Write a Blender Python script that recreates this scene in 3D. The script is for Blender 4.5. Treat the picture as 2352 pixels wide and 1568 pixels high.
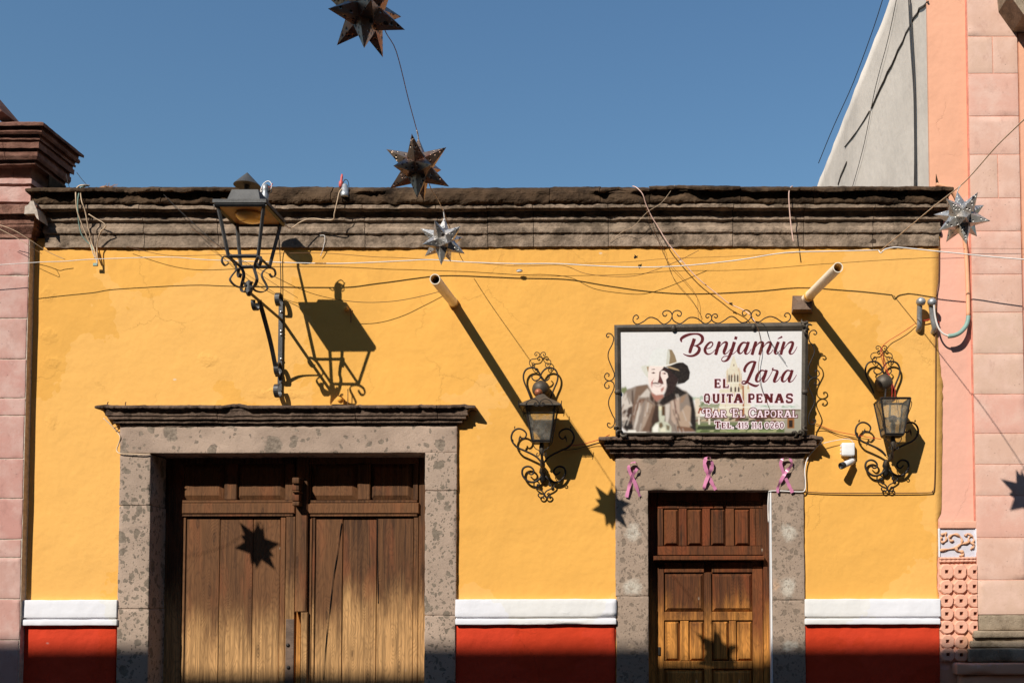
import bpy, math, random
from mathutils import Vector, noise
sc = bpy.context.scene
for o in list(bpy.data.objects):
    bpy.data.objects.remove(o)
col = sc.collection

# ------------------------------------------------------------------ camera, sky, sun, exposure
S, FPX, PITCH, ROLL, CXP, CYP, ZC = 290.0, 2350.0, .0453, -.0022, 1454.75, 1282.7, 1.6
DIST = FPX / S
FW = Vector((0, math.cos(PITCH), math.sin(PITCH)))
_u = Vector((0, -math.sin(PITCH), math.cos(PITCH)))
_x = Vector((1, 0, 0))
RT = _x * math.cos(ROLL) + _u * math.sin(ROLL)
UP = _u * math.cos(ROLL) - _x * math.sin(ROLL)
CAMLOC = Vector((0, -DIST, ZC))
cd = bpy.data.cameras.new('camera')
cam = bpy.data.objects.new('camera', cd)
col.objects.link(cam)
sc.camera = cam
cd.sensor_fit = 'HORIZONTAL'
cd.sensor_width = 36
cd.lens = 36 * FPX / 2352
cd.shift_x = (1176 - CXP) / 2352
cd.shift_y = (CYP - 784) / 2352
cd.clip_end = 500
from mathutils import Matrix
cam.matrix_world = Matrix(((RT.x, UP.x, -FW.x, CAMLOC.x), (RT.y, UP.y, -FW.y, CAMLOC.y), (RT.z, UP.z, -FW.z, CAMLOC.z), (0, 0, 0, 1)))

SX, SZ = .594, .880                      # a shadow moves this far right / down for every metre off the wall
SUNDIR = Vector((SX, 1, -SZ)).normalized()
w = bpy.data.worlds.new('World')
sc.world = w
w.use_nodes = True
nt = w.node_tree
sky = nt.nodes.new('ShaderNodeTexSky')
sky.sky_type = 'NISHITA'
sky.sun_disc = False
sky.sun_elevation = math.asin(-SUNDIR.z)
sky.sun_rotation = math.atan2(-SUNDIR.x, -SUNDIR.y)
sky.altitude = 0
sky.air_density = 2.0
sky.dust_density = 0.0
sky.ozone_density = 10.0
bg = nt.nodes['Background']
bg.inputs['Strength'].default_value = .092
nt.links.new(sky.outputs[0], bg.inputs['Color'])
sl = bpy.data.lights.new('sun', 'SUN')
sl.energy = 5.0
sl.angle = math.radians(.45)
sl.color = (1, .955, .88)
sun = bpy.data.objects.new('sun', sl)
col.objects.link(sun)
sun.location = (-8, -14, 12)
sun.rotation_euler = SUNDIR.to_track_quat('-Z', 'Y').to_euler()
vs = sc.view_settings
vs.view_transform = 'Standard'
vs.look = 'None'
vs.exposure = .10
vs.gamma = 1.0
vs.use_curve_mapping = False
sc.render.engine = 'CYCLES'
sc.cycles.max_bounces = 5
sc.cycles.diffuse_bounces = 3
sc.cycles.transparent_max_bounces = 12

# ------------------------------------------------------------------ measuring helpers (photo measurements in a 2352 px wide frame)
def ray(u, v):
    return FW + RT * ((u - CXP) / FPX) - UP * ((v - CYP) / FPX)
def at(u, v, P=0.0):
    """the point seen at (u, v) that stands P metres in front of the yellow wall"""
    r = ray(u, v)
    return CAMLOC + r * ((DIST - P) / r.y)
def on_x(u, v, X):
    r = ray(u, v)
    return CAMLOC + r * (X / r.x)
def rect(u0, u1, v0, v1, P=0.0):
    a, b = at(u0, (v0 + v1) / 2, P), at(u1, (v0 + v1) / 2, P)
    c, d = at((u0 + u1) / 2, v0, P), at((u0 + u1) / 2, v1, P)
    return a.x, b.x, d.z, c.z

# ------------------------------------------------------------------ mesh builder
WL = {}
def _link(o, parent, loc):
    col.objects.link(o)
    if parent is not None:
        o.parent = parent
        o.location = Vector(loc) - WL[parent.name]
    else:
        o.location = loc
    WL[o.name] = Vector(loc)
    return o
def tag(o, label=None, cat=None, group=None, kind=None):
    if label: o['label'] = label
    if cat: o['category'] = cat
    if group: o['group'] = group
    if kind: o['kind'] = kind
    return o
def empty(name, loc, parent=None):
    o = bpy.data.objects.new(name, None)
    o.empty_display_size = .1
    return _link(o, parent, loc)
def thing(name, label, cat, loc, group=None):
    return tag(empty(name, loc), label, cat, group)

class MB:
    def __init__(s):
        s.v, s.f, s.c = [], [], []
    def add(s, vs, fs, c=None):
        n = len(s.v)
        s.v += [Vector(p) for p in vs]
        for f in fs:
            s.f.append([i + n for i in f])
            s.c.append(c)
        return s
    def box(s, x0, x1, y0, y1, z0, z1, b=0.0):
        """box whose camera-side (y0) edges are chamfered by b"""
        if b <= 0:
            v = [(x, y, z) for y in (y0, y1) for x, z in ((x0, z0), (x1, z0), (x1, z1), (x0, z1))]
            return s.add(v, [(0, 1, 2, 3), (7, 6, 5, 4), (0, 4, 5, 1), (1, 5, 6, 2), (2, 6, 7, 3), (3, 7, 4, 0)])
        v = [(x0 + b, y0, z0 + b), (x1 - b, y0, z0 + b), (x1 - b, y0, z1 - b), (x0 + b, y0, z1 - b)]
        v += [(x, y, z) for y in (y0 + b, y1) for x, z in ((x0, z0), (x1, z0), (x1, z1), (x0, z1))]
        f = [(0, 1, 2, 3), (11, 10, 9, 8)]
        for i in range(4):
            j = (i + 1) % 4
            f += [(i, i + 4, j + 4, j), (i + 4, i + 8, j + 8, j + 4)]
        return s.add(v, f)
    def panel(s, x0, x1, z0, z1, yf, yb, bev):
        """raised panel: flat field with a wide bevel falling back to yb"""
        v = [(x0 + bev, yf, z0 + bev), (x1 - bev, yf, z0 + bev), (x1 - bev, yf, z1 - bev), (x0 + bev, yf, z1 - bev),
             (x0, yb, z0), (x1, yb, z0), (x1, yb, z1), (x0, yb, z1)]
        return s.add(v, [(0, 1, 2, 3)] + [(i, i + 4, (i + 1) % 4 + 4, (i + 1) % 4) for i in range(4)])
    def prism(s, poly, y0, y1):
        n = len(poly)
        v = [(x, y0, z) for x, z in poly] + [(x, y1, z) for x, z in poly]
        return s.add(v, [list(range(n)), list(range(2 * n - 1, n - 1, -1))] + [(i, i + n, (i + 1) % n + n, (i + 1) % n) for i in range(n)])
    def tube(s, pts, r, n=6, cap=True, flat=None):
        """round (or flat: (half width, half thickness, width axis)) bar along pts; r may be a list"""
        pts = [Vector(p) for p in pts]
        m = len(pts)
        rs = r if isinstance(r, (list, tuple)) else [r] * m
        ref = None
        vs_ = []
        for i, p in enumerate(pts):
            t = (pts[min(i + 1, m - 1)] - pts[max(i - 1, 0)])
            t = t.normalized() if t.length > 1e-9 else Vector((0, 0, 1))
            if flat:
                a = Vector(flat[2])
                b = t.cross(a)
                b = b.normalized() if b.length > 1e-6 else Vector((0, 0, 1))
                hw, ht = flat[0], flat[1]
                vs_ += [p + a * hw + b * ht, p + a * hw - b * ht, p - a * hw - b * ht, p - a * hw + b * ht]
                continue
            if ref is None:
                ref = Vector((0, 1, 0)) if abs(t.y) < .9 else Vector((1, 0, 0))
            a = (ref - t * ref.dot(t)).normalized()
            ref = a
            b = t.cross(a)
            for k in range(n):
                an = 2 * math.pi * k / n
                vs_.append(p + (a * math.cos(an) + b * math.sin(an)) * rs[i])
        if flat: n = 4
        fs = []
        for i in range(m - 1):
            for k in range(n):
                k2 = (k + 1) % n
                fs.append((i * n + k, i * n + k2, (i + 1) * n + k2, (i + 1) * n + k))
        if cap:
            fs += [list(range(n - 1, -1, -1)), [(m - 1) * n + k for k in range(n)]]
        return s.add(vs_, fs)
    def lathe(s, prof, c, axis=(0, 0, 1), n=20):
        """prof: (radius, height) pairs round an axis through c"""
        ax = Vector(axis).normalized()
        a = ax.cross(Vector((0, 1, 0)) if abs(ax.y) < .9 else Vector((1, 0, 0))).normalized()
        b = ax.cross(a)
        c = Vector(c)
        vs_ = []
        for r, h in prof:
            for k in range(n):
                an = 2 * math.pi * k / n
                vs_.append(c + ax * h + (a * math.cos(an) + b * math.sin(an)) * max(r, 1e-4))
        fs = [(i * n + k, i * n + (k + 1) % n, (i + 1) * n + (k + 1) % n, (i + 1) * n + k) for i in range(len(prof) - 1) for k in range(n)]
        fs += [list(range(n - 1, -1, -1)), [(len(prof) - 1) * n + k for k in range(n)]]
        return s.add(vs_, fs)
    def ball(s, c, r, n=18, sq=(1, 1, 1)):
        m = n // 2
        vs_, fs = [], []
        for i in range(m + 1):
            t = math.pi * i / m
            for k in range(n):
                p = 2 * math.pi * k / n
                vs_.append(Vector(c) + Vector((r * sq[0] * math.sin(t) * math.cos(p), r * sq[1] * math.sin(t) * math.sin(p), r * sq[2] * math.cos(t))))
        for i in range(m):
            for k in range(n):
                fs.append((i * n + k, (i + 1) * n + k, (i + 1) * n + (k + 1) % n, i * n + (k + 1) % n))
        return s.add(vs_, fs)
    def rough(s, x0, x1, y0, y1, z0, z1, r=.008, amp=.004, res=.03, seed=0.0, fr=14.0):
        """hewn stone block: rounded arrises, uneven faces (y0 is the face towards the street)"""
        def cuts(a, b, rr):
            n = max(1, int(round((b - a - 2 * rr) / rr_res)))
            return [a, a + rr * .45] + [a + rr + (b - a - 2 * rr) * i / n for i in range(n + 1)] + [b - rr * .45, b]
        rr_res = res
        xs, ys, zs = cuts(x0, x1, r), [y0, y0 + r * .45, y0 + r, (y0 + y1) / 2, y1], cuts(z0, z1, r)
        idx, vs_, fs = {}, [], []
        def vid(i, j, k):
            key = (i, j, k)
            if key not in idx:
                p = Vector((xs[i], ys[j], zs[k]))
                q = Vector((min(max(p.x, x0 + r), x1 - r), max(p.y, y0 + r), min(max(p.z, z0 + r), z1 - r)))
                d = p - q
                if d.length > 1e-7:
                    dn = d.normalized()
                    e = Vector((p.x * fr + seed, p.y * fr, p.z * fr))
                    h = noise.fractal(e, .9, 2.1, 4) * amp
                    h -= max(0, noise.noise(e * .35 + Vector((7, 3, 1))) - .28) * amp * 5 * (1 if sum(abs(t) > 1e-6 for t in d) > 1 else 0)
                    p = q + dn * (r + h)
                idx[key] = len(vs_)
                vs_.append(p)
            return idx[key]
        nx, ny, nz = len(xs) - 1, len(ys) - 1, len(zs) - 1
        for i in range(nx):
            for k in range(nz):
                fs.append((vid(i, 0, k), vid(i + 1, 0, k), vid(i + 1, 0, k + 1), vid(i, 0, k + 1)))
            for j in range(ny):
                fs.append((vid(i, j, 0), vid(i, j + 1, 0), vid(i + 1, j + 1, 0), vid(i + 1, j, 0)))
                fs.append((vid(i, j, nz), vid(i + 1, j, nz), vid(i + 1, j + 1, nz), vid(i, j + 1, nz)))
        for k in range(nz):
            for j in range(ny):
                fs.append((vid(0, j, k), vid(0, j, k + 1), vid(0, j + 1, k + 1), vid(0, j + 1, k)))
                fs.append((vid(nx, j, k), vid(nx, j + 1, k), vid(nx, j + 1, k + 1), vid(nx, j, k + 1)))
        return s.add(vs_, fs)
    def build(s, name, mat, parent=None, loc=None, smooth=False, kind=None):
        if loc is None:
            xs = [p.x for p in s.v]; ys = [p.y for p in s.v]; zs = [p.z for p in s.v]
            loc = Vector(((min(xs) + max(xs)) / 2, (min(ys) + max(ys)) / 2, min(zs)))
        loc = Vector(loc)
        me = bpy.data.meshes.new(name)
        me.from_pydata([tuple(p - loc) for p in s.v], [], s.f)
        me.materials.append(mat)
        if any(c is not None for c in s.c):
            at_ = me.color_attributes.new('Col', 'FLOAT_COLOR', 'CORNER')
            i = 0
            for f, c in zip(me.polygons, s.c):
                for _ in f.vertices:
                    at_.data[i].color = (*(c or (.8, .8, .8)), 1)
                    i += 1
        if smooth:
            for p in me.polygons: p.use_smooth = True
        me.update()
        o = bpy.data.objects.new(name, me)
        _link(o, parent, loc)
        if kind: o['kind'] = kind
        return o

def smooth_path(pts, k=4):
    """Catmull-Rom through pts"""
    P = [Vector(p) for p in pts]
    if len(P) < 3: return P
    out = []
    for i in range(len(P) - 1):
        p0, p1, p2, p3 = P[max(i - 1, 0)], P[i], P[i + 1], P[min(i + 2, len(P) - 1)]
        for j in range(k):
            t = j / k
            out.append(.5 * ((2 * p1) + (p2 - p0) * t + (2 * p0 - 5 * p1 + 4 * p2 - p3) * t * t + (3 * p1 - p0 - 3 * p2 + p3) * t ** 3))
    out.append(P[-1])
    return out

# ------------------------------------------------------------------ material helpers
class NT:
    def __init__(s, name):
        s.m = bpy.data.materials.new(name)
        s.m.use_nodes = True
        s.t = s.m.node_tree
        s.b = s.t.nodes['Principled BSDF']
        g = s.t.nodes.new('ShaderNodeNewGeometry')
        s.pos = g.outputs['Position']
    def n(s, typ, **kw):
        x = s.t.nodes.new(typ)
        for k, v in kw.items(): setattr(x, k, v)
        return x
    def put(s, sock, val):
        if hasattr(val, 'is_output') or isinstance(val, bpy.types.NodeSocket): s.t.links.new(val, sock)
        else: sock.default_value = val
    def noise(s, scale, detail=4, rough=.55, vec=None, dist=0.0, out=0):
        x = s.n('ShaderNodeTexNoise')
        s.put(x.inputs['Vector'], vec or s.pos)
        x.inputs['Scale'].default_value = scale
        x.inputs['Detail'].default_value = detail
        x.inputs['Roughness'].default_value = rough
        x.inputs['Distortion'].default_value = dist
        return x.outputs[out]
    def vor(s, scale, vec=None, feature='F1', out='Distance', rnd=1.0):
        x = s.n('ShaderNodeTexVoronoi', feature=feature)
        s.put(x.inputs['Vector'], vec or s.pos)
        x.inputs['Scale'].default_value = scale
        x.inputs['Randomness'].default_value = rnd
        return x.outputs[out]
    def map(s, scale=(1, 1, 1), loc=(0, 0, 0), vec=None):
        x = s.n('ShaderNodeMapping')
        s.put(x.inputs['Vector'], vec or s.pos)
        x.inputs['Scale'].default_value = scale
        x.inputs['Location'].default_value = loc
        return x.outputs[0]
    def math(s, op, a, b=0.0, c=0.0, clamp=False):
        x = s.n('ShaderNodeMath', operation=op, use_clamp=clamp)
        s.put(x.inputs[0], a); s.put(x.inputs[1], b); s.put(x.inputs[2], c)
        return x.outputs[0]
    def vmath(s, op, a, b=(0, 0, 0), out=0):
        x = s.n('ShaderNodeVectorMath', operation=op)
        s.put(x.inputs[0], a); s.put(x.inputs[1], b)
        return x.outputs[out]
    def step(s, val, a, b):
        """smooth 0..1 between a and b"""
        x = s.n('ShaderNodeMapRange', interpolation_type='SMOOTHSTEP')
        s.put(x.inputs[0], val)
        x.inputs[1].default_value, x.inputs[2].default_value = (a, b) if a < b else (b, a)
        x.inputs[3].default_value, x.inputs[4].default_value = (0, 1) if a < b else (1, 0)
        return x.outputs[0]
    def mix(s, fac, a, b, typ='MIX'):
        x = s.n('ShaderNodeMix', data_type='RGBA', blend_type=typ)
        s.put(x.inputs[0], fac)
        s.put(x.inputs[6], (*a, 1) if isinstance(a, tuple) and len(a) == 3 else a)
        s.put(x.inputs[7], (*b, 1) if isinstance(b, tuple) and len(b) == 3 else b)
        return x.outputs[2]
    def bump(s, h, strength=1.0, dist=.01, normal=None):
        x = s.n('ShaderNodeBump')
        s.put(x.inputs['Height'], h)
        x.inputs['Strength'].default_value = strength
        x.inputs['Distance'].default_value = dist
        if normal is not None: s.put(x.inputs['Normal'], normal)
        s.put(s.b.inputs['Normal'], x.outputs[0])
        return x.outputs[0]
    def sep(s, vec=None):
        x = s.n('ShaderNodeSeparateXYZ')
        s.put(x.inputs[0], vec or s.pos)
        return x.outputs
    def rnd(s):
        return s.n('ShaderNodeObjectInfo').outputs['Random']
    def fin(s, color=None, rough=.9, metal=0.0, spec=.3):
        if color is not None: s.put(s.b.inputs['Base Color'], (*color, 1) if isinstance(color, tuple) and len(color) == 3 else color)
        s.put(s.b.inputs['Roughness'], rough)
        s.put(s.b.inputs['Metallic'], metal)
        s.b.inputs['Specular IOR Level'].default_value = spec
        return s.m
def rgb(r, g, b):
    f = lambda c: (c / 255) / 12.92 if c / 255 <= .04045 else ((c / 255 + .055) / 1.055) ** 2.4
    return (f(r), f(g), f(b))
def sc3(c, k): return tuple(min(1, x * k) for x in c)

def m_plaster(name, base, chips=None, coarse=1.0, stain=.10, blist=(), old=0.0, drips=()):
    n = NT(name)
    a = n.noise(.7, 5, .6)
    b = n.noise(7, 6, .65)
    c = n.mix(n.step(a, .35, .68), sc3(base, 1.0), sc3(base, 1 - stain))
    c = n.mix(n.math('MULTIPLY', n.step(b, .5, .75), .35), c, sc3(base, 1.08))
    streak = n.noise(3, 4, .6, n.map((3, 3, .35)))
    c = n.mix(n.math('MULTIPLY', n.step(streak, .56, .78), .22), c, sc3(base, .80))
    if chips:
        v = n.vor(2.3, n.map((1, 1, 1.6)))
        m = n.math('MULTIPLY', n.step(v, .045, .018), n.step(n.noise(.8, 2), .50, .54))
        c = n.mix(m, c, chips)
    crack = None
    if old:
        wob = n.vmath('MULTIPLY', n.vmath('SUBTRACT', n.noise(2.2, 4, .6, out=1), (.5, .5, .5)), (.9, .9, .9))
        x = n.n('ShaderNodeTexVoronoi')
        n.put(x.inputs['Vector'], n.vmath('ADD', n.pos, wob)); x.inputs['Scale'].default_value = .9
        c = n.mix(n.math('MULTIPLY', n.sep(x.outputs['Color'])[0], .55 * old), c, sc3(base, .86))
        c = n.mix(n.math('MULTIPLY', n.step(n.sep(x.outputs['Color'])[1], .72, .80), .5 * old), c, (base[0] * .98, base[1] * 1.06, base[2] * 1.5))
        c = n.mix(n.math('MULTIPLY', n.step(n.noise(24, 6, .75), .56, .72), .22 * old), c, sc3(base, .72))
        ed = n.n('ShaderNodeTexVoronoi', feature='DISTANCE_TO_EDGE')
        n.put(ed.inputs['Vector'], n.vmath('ADD', n.pos, n.vmath('MULTIPLY', n.vmath('SUBTRACT', n.noise(7, 5, .7, out=1), (.5, .5, .5)), (.22, .22, .22)))); ed.inputs['Scale'].default_value = 1.15
        crack = n.math('MULTIPLY', n.step(ed.outputs['Distance'], .0075, .002), n.step(n.noise(1.1, 2), .50, .58))
        c = n.mix(n.math('MULTIPLY', crack, .20 * old), c, sc3(base, .5))
        sx_, _, sz_ = n.sep()
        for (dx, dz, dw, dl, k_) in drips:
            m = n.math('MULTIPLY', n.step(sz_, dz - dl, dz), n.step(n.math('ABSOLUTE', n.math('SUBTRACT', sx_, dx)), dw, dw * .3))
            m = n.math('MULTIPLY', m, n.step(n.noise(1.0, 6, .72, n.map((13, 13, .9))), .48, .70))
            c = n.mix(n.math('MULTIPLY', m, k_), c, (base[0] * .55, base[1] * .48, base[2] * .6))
    patch = n.step(n.noise(1.35, 3, .5), .60, .68)
    h = n.math('ADD', n.math('MULTIPLY', n.noise(150, 3, .6), .05 * coarse), n.math('MULTIPLY', n.noise(16, 6, .62), .26 * coarse))
    h = n.math('ADD', h, n.math('MULTIPLY', n.noise(3.2, 3, .55), 1.05 * coarse))
    h = n.math('ADD', h, n.math('MULTIPLY', patch, n.math('MULTIPLY', n.noise(34, 5, .7), .22 * coarse)))
    if crack is not None: h = n.math('SUBTRACT', h, n.math('MULTIPLY', crack, .07))
    for (px, pz, rx, rz) in blist:
        wob = n.vmath('MULTIPLY', n.vmath('SUBTRACT', n.noise(11, 4, .6, out=1), (.5, .5, .5)), (.12, .12, .12))
        d = n.vmath('LENGTH', n.vmath('MULTIPLY', n.vmath('SUBTRACT', n.vmath('ADD', n.pos, wob), (px, 0, pz)), (1 / rx, 0, 1 / rz)), out=1)
        mk = n.step(d, 1.5, .5)
        h = n.math('ADD', h, n.math('MULTIPLY', mk, n.math('MULTIPLY', n.noise(30, 5, .75), .55)))
        c = n.mix(n.math('MULTIPLY', mk, .10), c, sc3(base, .78))
    n.bump(h, 1.0, .013)
    return n.fin(c, .93, 0, .2)

def m_clast(name, base, dark, patches=(), scale=8.0, dens=.55, tint=.12, op=.85):
    """volcanic tuff with darker angular inclusions; patches = cement-filled spots (x, z, rx, rz)"""
    n = NT(name)
    jig = n.vmath('MULTIPLY', n.vmath('SUBTRACT', n.noise(9, 3, .6, out=1), (.5, .5, .5)), (.11, .11, .11))
    p = n.vmath('ADD', n.pos, jig)
    c = n.mix(n.step(n.noise(2.2, 5, .6), .3, .7), sc3(base, 1 - tint), sc3(base, 1 + tint))
    c = n.mix(n.math('MULTIPLY', n.rnd(), .35), c, sc3(base, .82))
    allm = None
    for sc_, lim, th in ((scale, .30, dens), (scale * 2.1, .31, dens + .02), (scale * 4.5, .30, dens + .10)):
        x = n.n('ShaderNodeTexVoronoi')
        n.put(x.inputs['Vector'], n.map((1, 1, .85), vec=p)); x.inputs['Scale'].default_value = sc_
        r = n.sep(x.outputs['Color'])[0]
        m = n.math('MULTIPLY', n.step(x.outputs['Distance'], lim + .06, lim), n.step(r, th, th + .02))
        allm = m if allm is None else n.math('MAXIMUM', allm, m)
    c = n.mix(n.math('MULTIPLY', allm, op), c, n.mix(n.step(n.noise(45, 4, .7), .35, .65), sc3(dark, .8), sc3(dark, 1.6)))
    c = n.mix(n.math('MULTIPLY', n.step(n.noise(90, 3, .7), .60, .72), .35), c, sc3(dark, 1.1))
    for (px, pz, rx, rz, colr) in patches:
        d = n.vmath('LENGTH', n.vmath('MULTIPLY', n.vmath('SUBTRACT', n.vmath('ADD', n.pos, n.vmath('MULTIPLY', jig, (1.1, 1.1, 1.1))), (px, 0, pz)), (1 / rx, 0, 1 / rz)), out=1)
        c = n.mix(n.math('MULTIPLY', n.step(n.math('ADD', d, n.math('MULTIPLY', n.math('SUBTRACT', n.noise(40, 5, .75), .5), .9)), 1.15, .35), .72), c, n.mix(n.step(n.noise(34, 5, .75), .3, .65), sc3(colr, .55), sc3(colr, 1.1)))
        c = n.mix(n.math('MULTIPLY', n.step(d, .24, .12), .5), c, sc3(base, .8))
    pits = n.step(n.noise(75, 3, .7), .36, .26)
    h = n.math('SUBTRACT', n.math('MULTIPLY', n.noise(45, 5, .7), .4), n.math('ADD', n.math('MULTIPLY', pits, .35), n.math('MULTIPLY', allm, .12)))
    n.bump(h, .9, .012)
    return n.fin(c, .95, 0, .15)

def m_weather(name, base, dark, moss, amt=.5, scale=5.0):
    n = NT(name)
    c = n.mix(n.step(n.noise(scale, 6, .68), .35, .66), dark, base)
    c = n.mix(n.math('MULTIPLY', n.step(n.noise(scale * 3.3, 5, .7), .5, .7), amt), c, sc3(base, 1.35))
    c = n.mix(n.math('MULTIPLY', n.step(n.noise(1.7, 5, .7), .50, .66), amt), c, moss)
    c = n.mix(n.math('MULTIPLY', n.rnd(), .4), c, sc3(base, .75))
    h = n.math('ADD', n.math('MULTIPLY', n.noise(40, 6, .75), .55), n.math('MULTIPLY', n.noise(130, 3, .6), .2))
    h = n.math('SUBTRACT', h, n.math('MULTIPLY', n.step(n.vor(55), .2, .05), .25))
    n.bump(h, 1.0, .016)
    return n.fin(c, .97, 0, .1)

def m_tuff(name, a, b, pale, pit=.5):
    """smooth rose ashlar, each block its own tint"""
    n = NT(name)
    c = n.mix(n.rnd(), a, b)
    c = n.mix(n.math('MULTIPLY', n.step(n.noise(4, 6, .7), .40, .68), .75), c, pale)
    c = n.mix(n.math('MULTIPLY', n.step(n.noise(11, 6, .75, n.map((1, 1, .7), (2, 4, 8))), .54, .70), .35), c, sc3(a, .62))
    c = n.mix(n.math('MULTIPLY', n.step(n.noise(2.2, 4, .6, n.map((1.5, 1.5, .6), (3, 1, 2))), .55, .75), .35), c, sc3(a, .72))
    v = n.vor(26, n.map((1, 1, 1.3)))
    pits = n.math('MULTIPLY', n.step(v, .11, .05), n.step(n.noise(9, 2), .48, .6))
    c = n.mix(n.math('MULTIPLY', pits, pit), c, sc3(a, .25))
    h = n.math('SUBTRACT', n.math('MULTIPLY', n.noise(60, 5, .7), .3), n.math('MULTIPLY', pits, .6))
    n.bump(h, .8, .009)
    return n.fin(c, .94, 0, .15)

def m_wood(name, dark, mid, bleach, z0, z1, red=(0, 0, 0)):
    """oiled dark above, sun-bleached and worn between z1 and z0; grain, cathedral figure and knots along z"""
    n = NT(name)
    cmb = n.n('ShaderNodeCombineXYZ')
    r = n.rnd()
    n.put(cmb.inputs[0], n.math('MULTIPLY', r, 13.0)); n.put(cmb.inputs[2], n.math('MULTIPLY', r, 7.0))
    p = n.vmath('ADD', n.pos, cmb.outputs[0])
    g1 = n.noise(1.0, 6, .66, n.map((52, 20, 1.3), vec=p), .6)
    g2 = n.noise(1.0, 4, .6, n.map((190, 60, 3.5), vec=p))
    kn = n.vor(1.0, n.map((7.5, 3, 2.1), vec=p))
    knot = n.math('MULTIPLY', n.step(kn, .20, .07), n.math('ADD', .45, n.math('MULTIPLY', n.step(n.math('SINE', n.math('MULTIPLY', kn, 130.0)), -.2, .6), .55)))
    warp = n.math('ADD', n.noise(1.0, 3, .5, n.map((5, 3, 1.1), vec=p)), n.math('MULTIPLY', n.step(kn, .42, .05), .20))
    rings = n.math('FRACT', n.math('MULTIPLY', n.math('ADD', warp, n.math('MULTIPLY', n.sep(p)[0], .55)), 26.0))
    rings = n.math('POWER', n.math('ABSOLUTE', n.math('SUBTRACT', n.math('MULTIPLY', rings, 2.0), 1.0)), 2.2)
    z = n.math('ADD', n.sep()[2], n.math('MULTIPLY', n.math('SUBTRACT', r, .5), .30))
    pat = n.noise(1.0, 5, .68, n.map((9, 7, 1.7), vec=p))
    wear = n.math('ADD', n.step(z, z1, z0), n.math('MULTIPLY', n.math('SUBTRACT', pat, .5), 1.5))
    wear = n.math('MULTIPLY', n.step(wear, .10, 1.05), n.step(z, z1 + .35, z1 - .40))
    c = n.mix(n.step(g1, .34, .66), dark, mid)
    c = n.mix(n.math('MULTIPLY', n.step(n.noise(1.0, 4, .6, n.map((6, 4, 1.2), (5, 5, 5), vec=p)), .48, .66), .7), c, red)
    c = n.mix(n.math('MULTIPLY', n.step(r, .35, 1.0), .55), c, sc3(mid, 1.4))
    c = n.mix(n.math('MULTIPLY', rings, .30), c, sc3(dark, .55))
    lightc = n.mix(n.step(g1, .34, .64), sc3(bleach, .46), sc3(bleach, 1.15))
    lightc = n.mix(n.math('MULTIPLY', rings, .55), lightc, sc3(bleach, .42))
    c = n.mix(wear, c, lightc)
    c = n.mix(n.math('MULTIPLY', knot, .7), c, sc3(dark, .5))
    c = n.mix(n.math('MULTIPLY', n.step(g2, .58, .72), .5), c, sc3(dark, .35))
    fl = n.math('MULTIPLY', n.step(n.vor(8, n.map((1, 1, .5), vec=p)), .075, .04), n.step(n.noise(2.5, 2), .54, .6))
    c = n.mix(n.math('MULTIPLY', fl, .6), c, rgb(190, 175, 155))
    h = n.math('ADD', n.math('MULTIPLY', g1, .5), n.math('MULTIPLY', g2, .4))
    n.bump(n.math('SUBTRACT', h, n.math('MULTIPLY', rings, .12)), .8, .007)
    return n.fin(c, .75, 0, .25)

def m_plain(name, c, rough=.6, metal=0.0, var=.15, bump=.0, spec=.4, scale=12):
    n = NT(name)
    k = n.mix(n.step(n.noise(scale, 5, .65), .3, .7), sc3(c, 1 - var), sc3(c, 1 + var))
    if bump: n.bump(n.noise(scale * 5, 4, .6), bump, .004)
    return n.fin(k, rough, metal, spec)

def m_iron(name, c, rust, amt=.5, rough=.55, metal=.35):
    n = NT(name)
    k = n.mix(n.step(n.noise(9, 6, .7), .35, .7), sc3(c, .75), sc3(c, 1.3))
    k = n.mix(n.math('MULTIPLY', n.step(n.noise(22, 6, .75), .52, .72), amt), k, rust)
    n.bump(n.noise(90, 4, .65), .5, .003)
    return n.fin(k, rough, metal, .4)

def m_tin(name, c, rust, amt, metal=.6):
    n = NT(name)
    o = n.n('ShaderNodeTexCoord').outputs['Object']
    v = n.vor(46, o, rnd=.55)
    dots = n.step(v, .24, .19)
    big = n.step(n.vor(15, o, rnd=.7), .17, .14)
    dots = n.math('MAXIMUM', dots, big)
    k = n.mix(n.step(n.noise(14, 6, .7, o), .35, .68), sc3(c, .7), sc3(c, 1.15))
    k = n.mix(n.math('MULTIPLY', n.step(n.noise(7, 6, .72, o), .46, .66), amt), k, rust)
    k = n.mix(n.math('MULTIPLY', dots, .9), k, (.012, .01, .009))
    n.bump(n.math('SUBTRACT', n.math('MULTIPLY', n.noise(30, 4, .6, o), .3), n.math('MULTIPLY', n.step(v, .36, .2), .6)), .8, .005)
    n.put(n.b.inputs['Roughness'], n.math('ADD', .24, n.math('MULTIPLY', n.noise(20, 4, .6, o), .3)))
    n.put(n.b.inputs['Base Color'], k)
    n.b.inputs['Metallic'].default_value = metal
    return n.m

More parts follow.
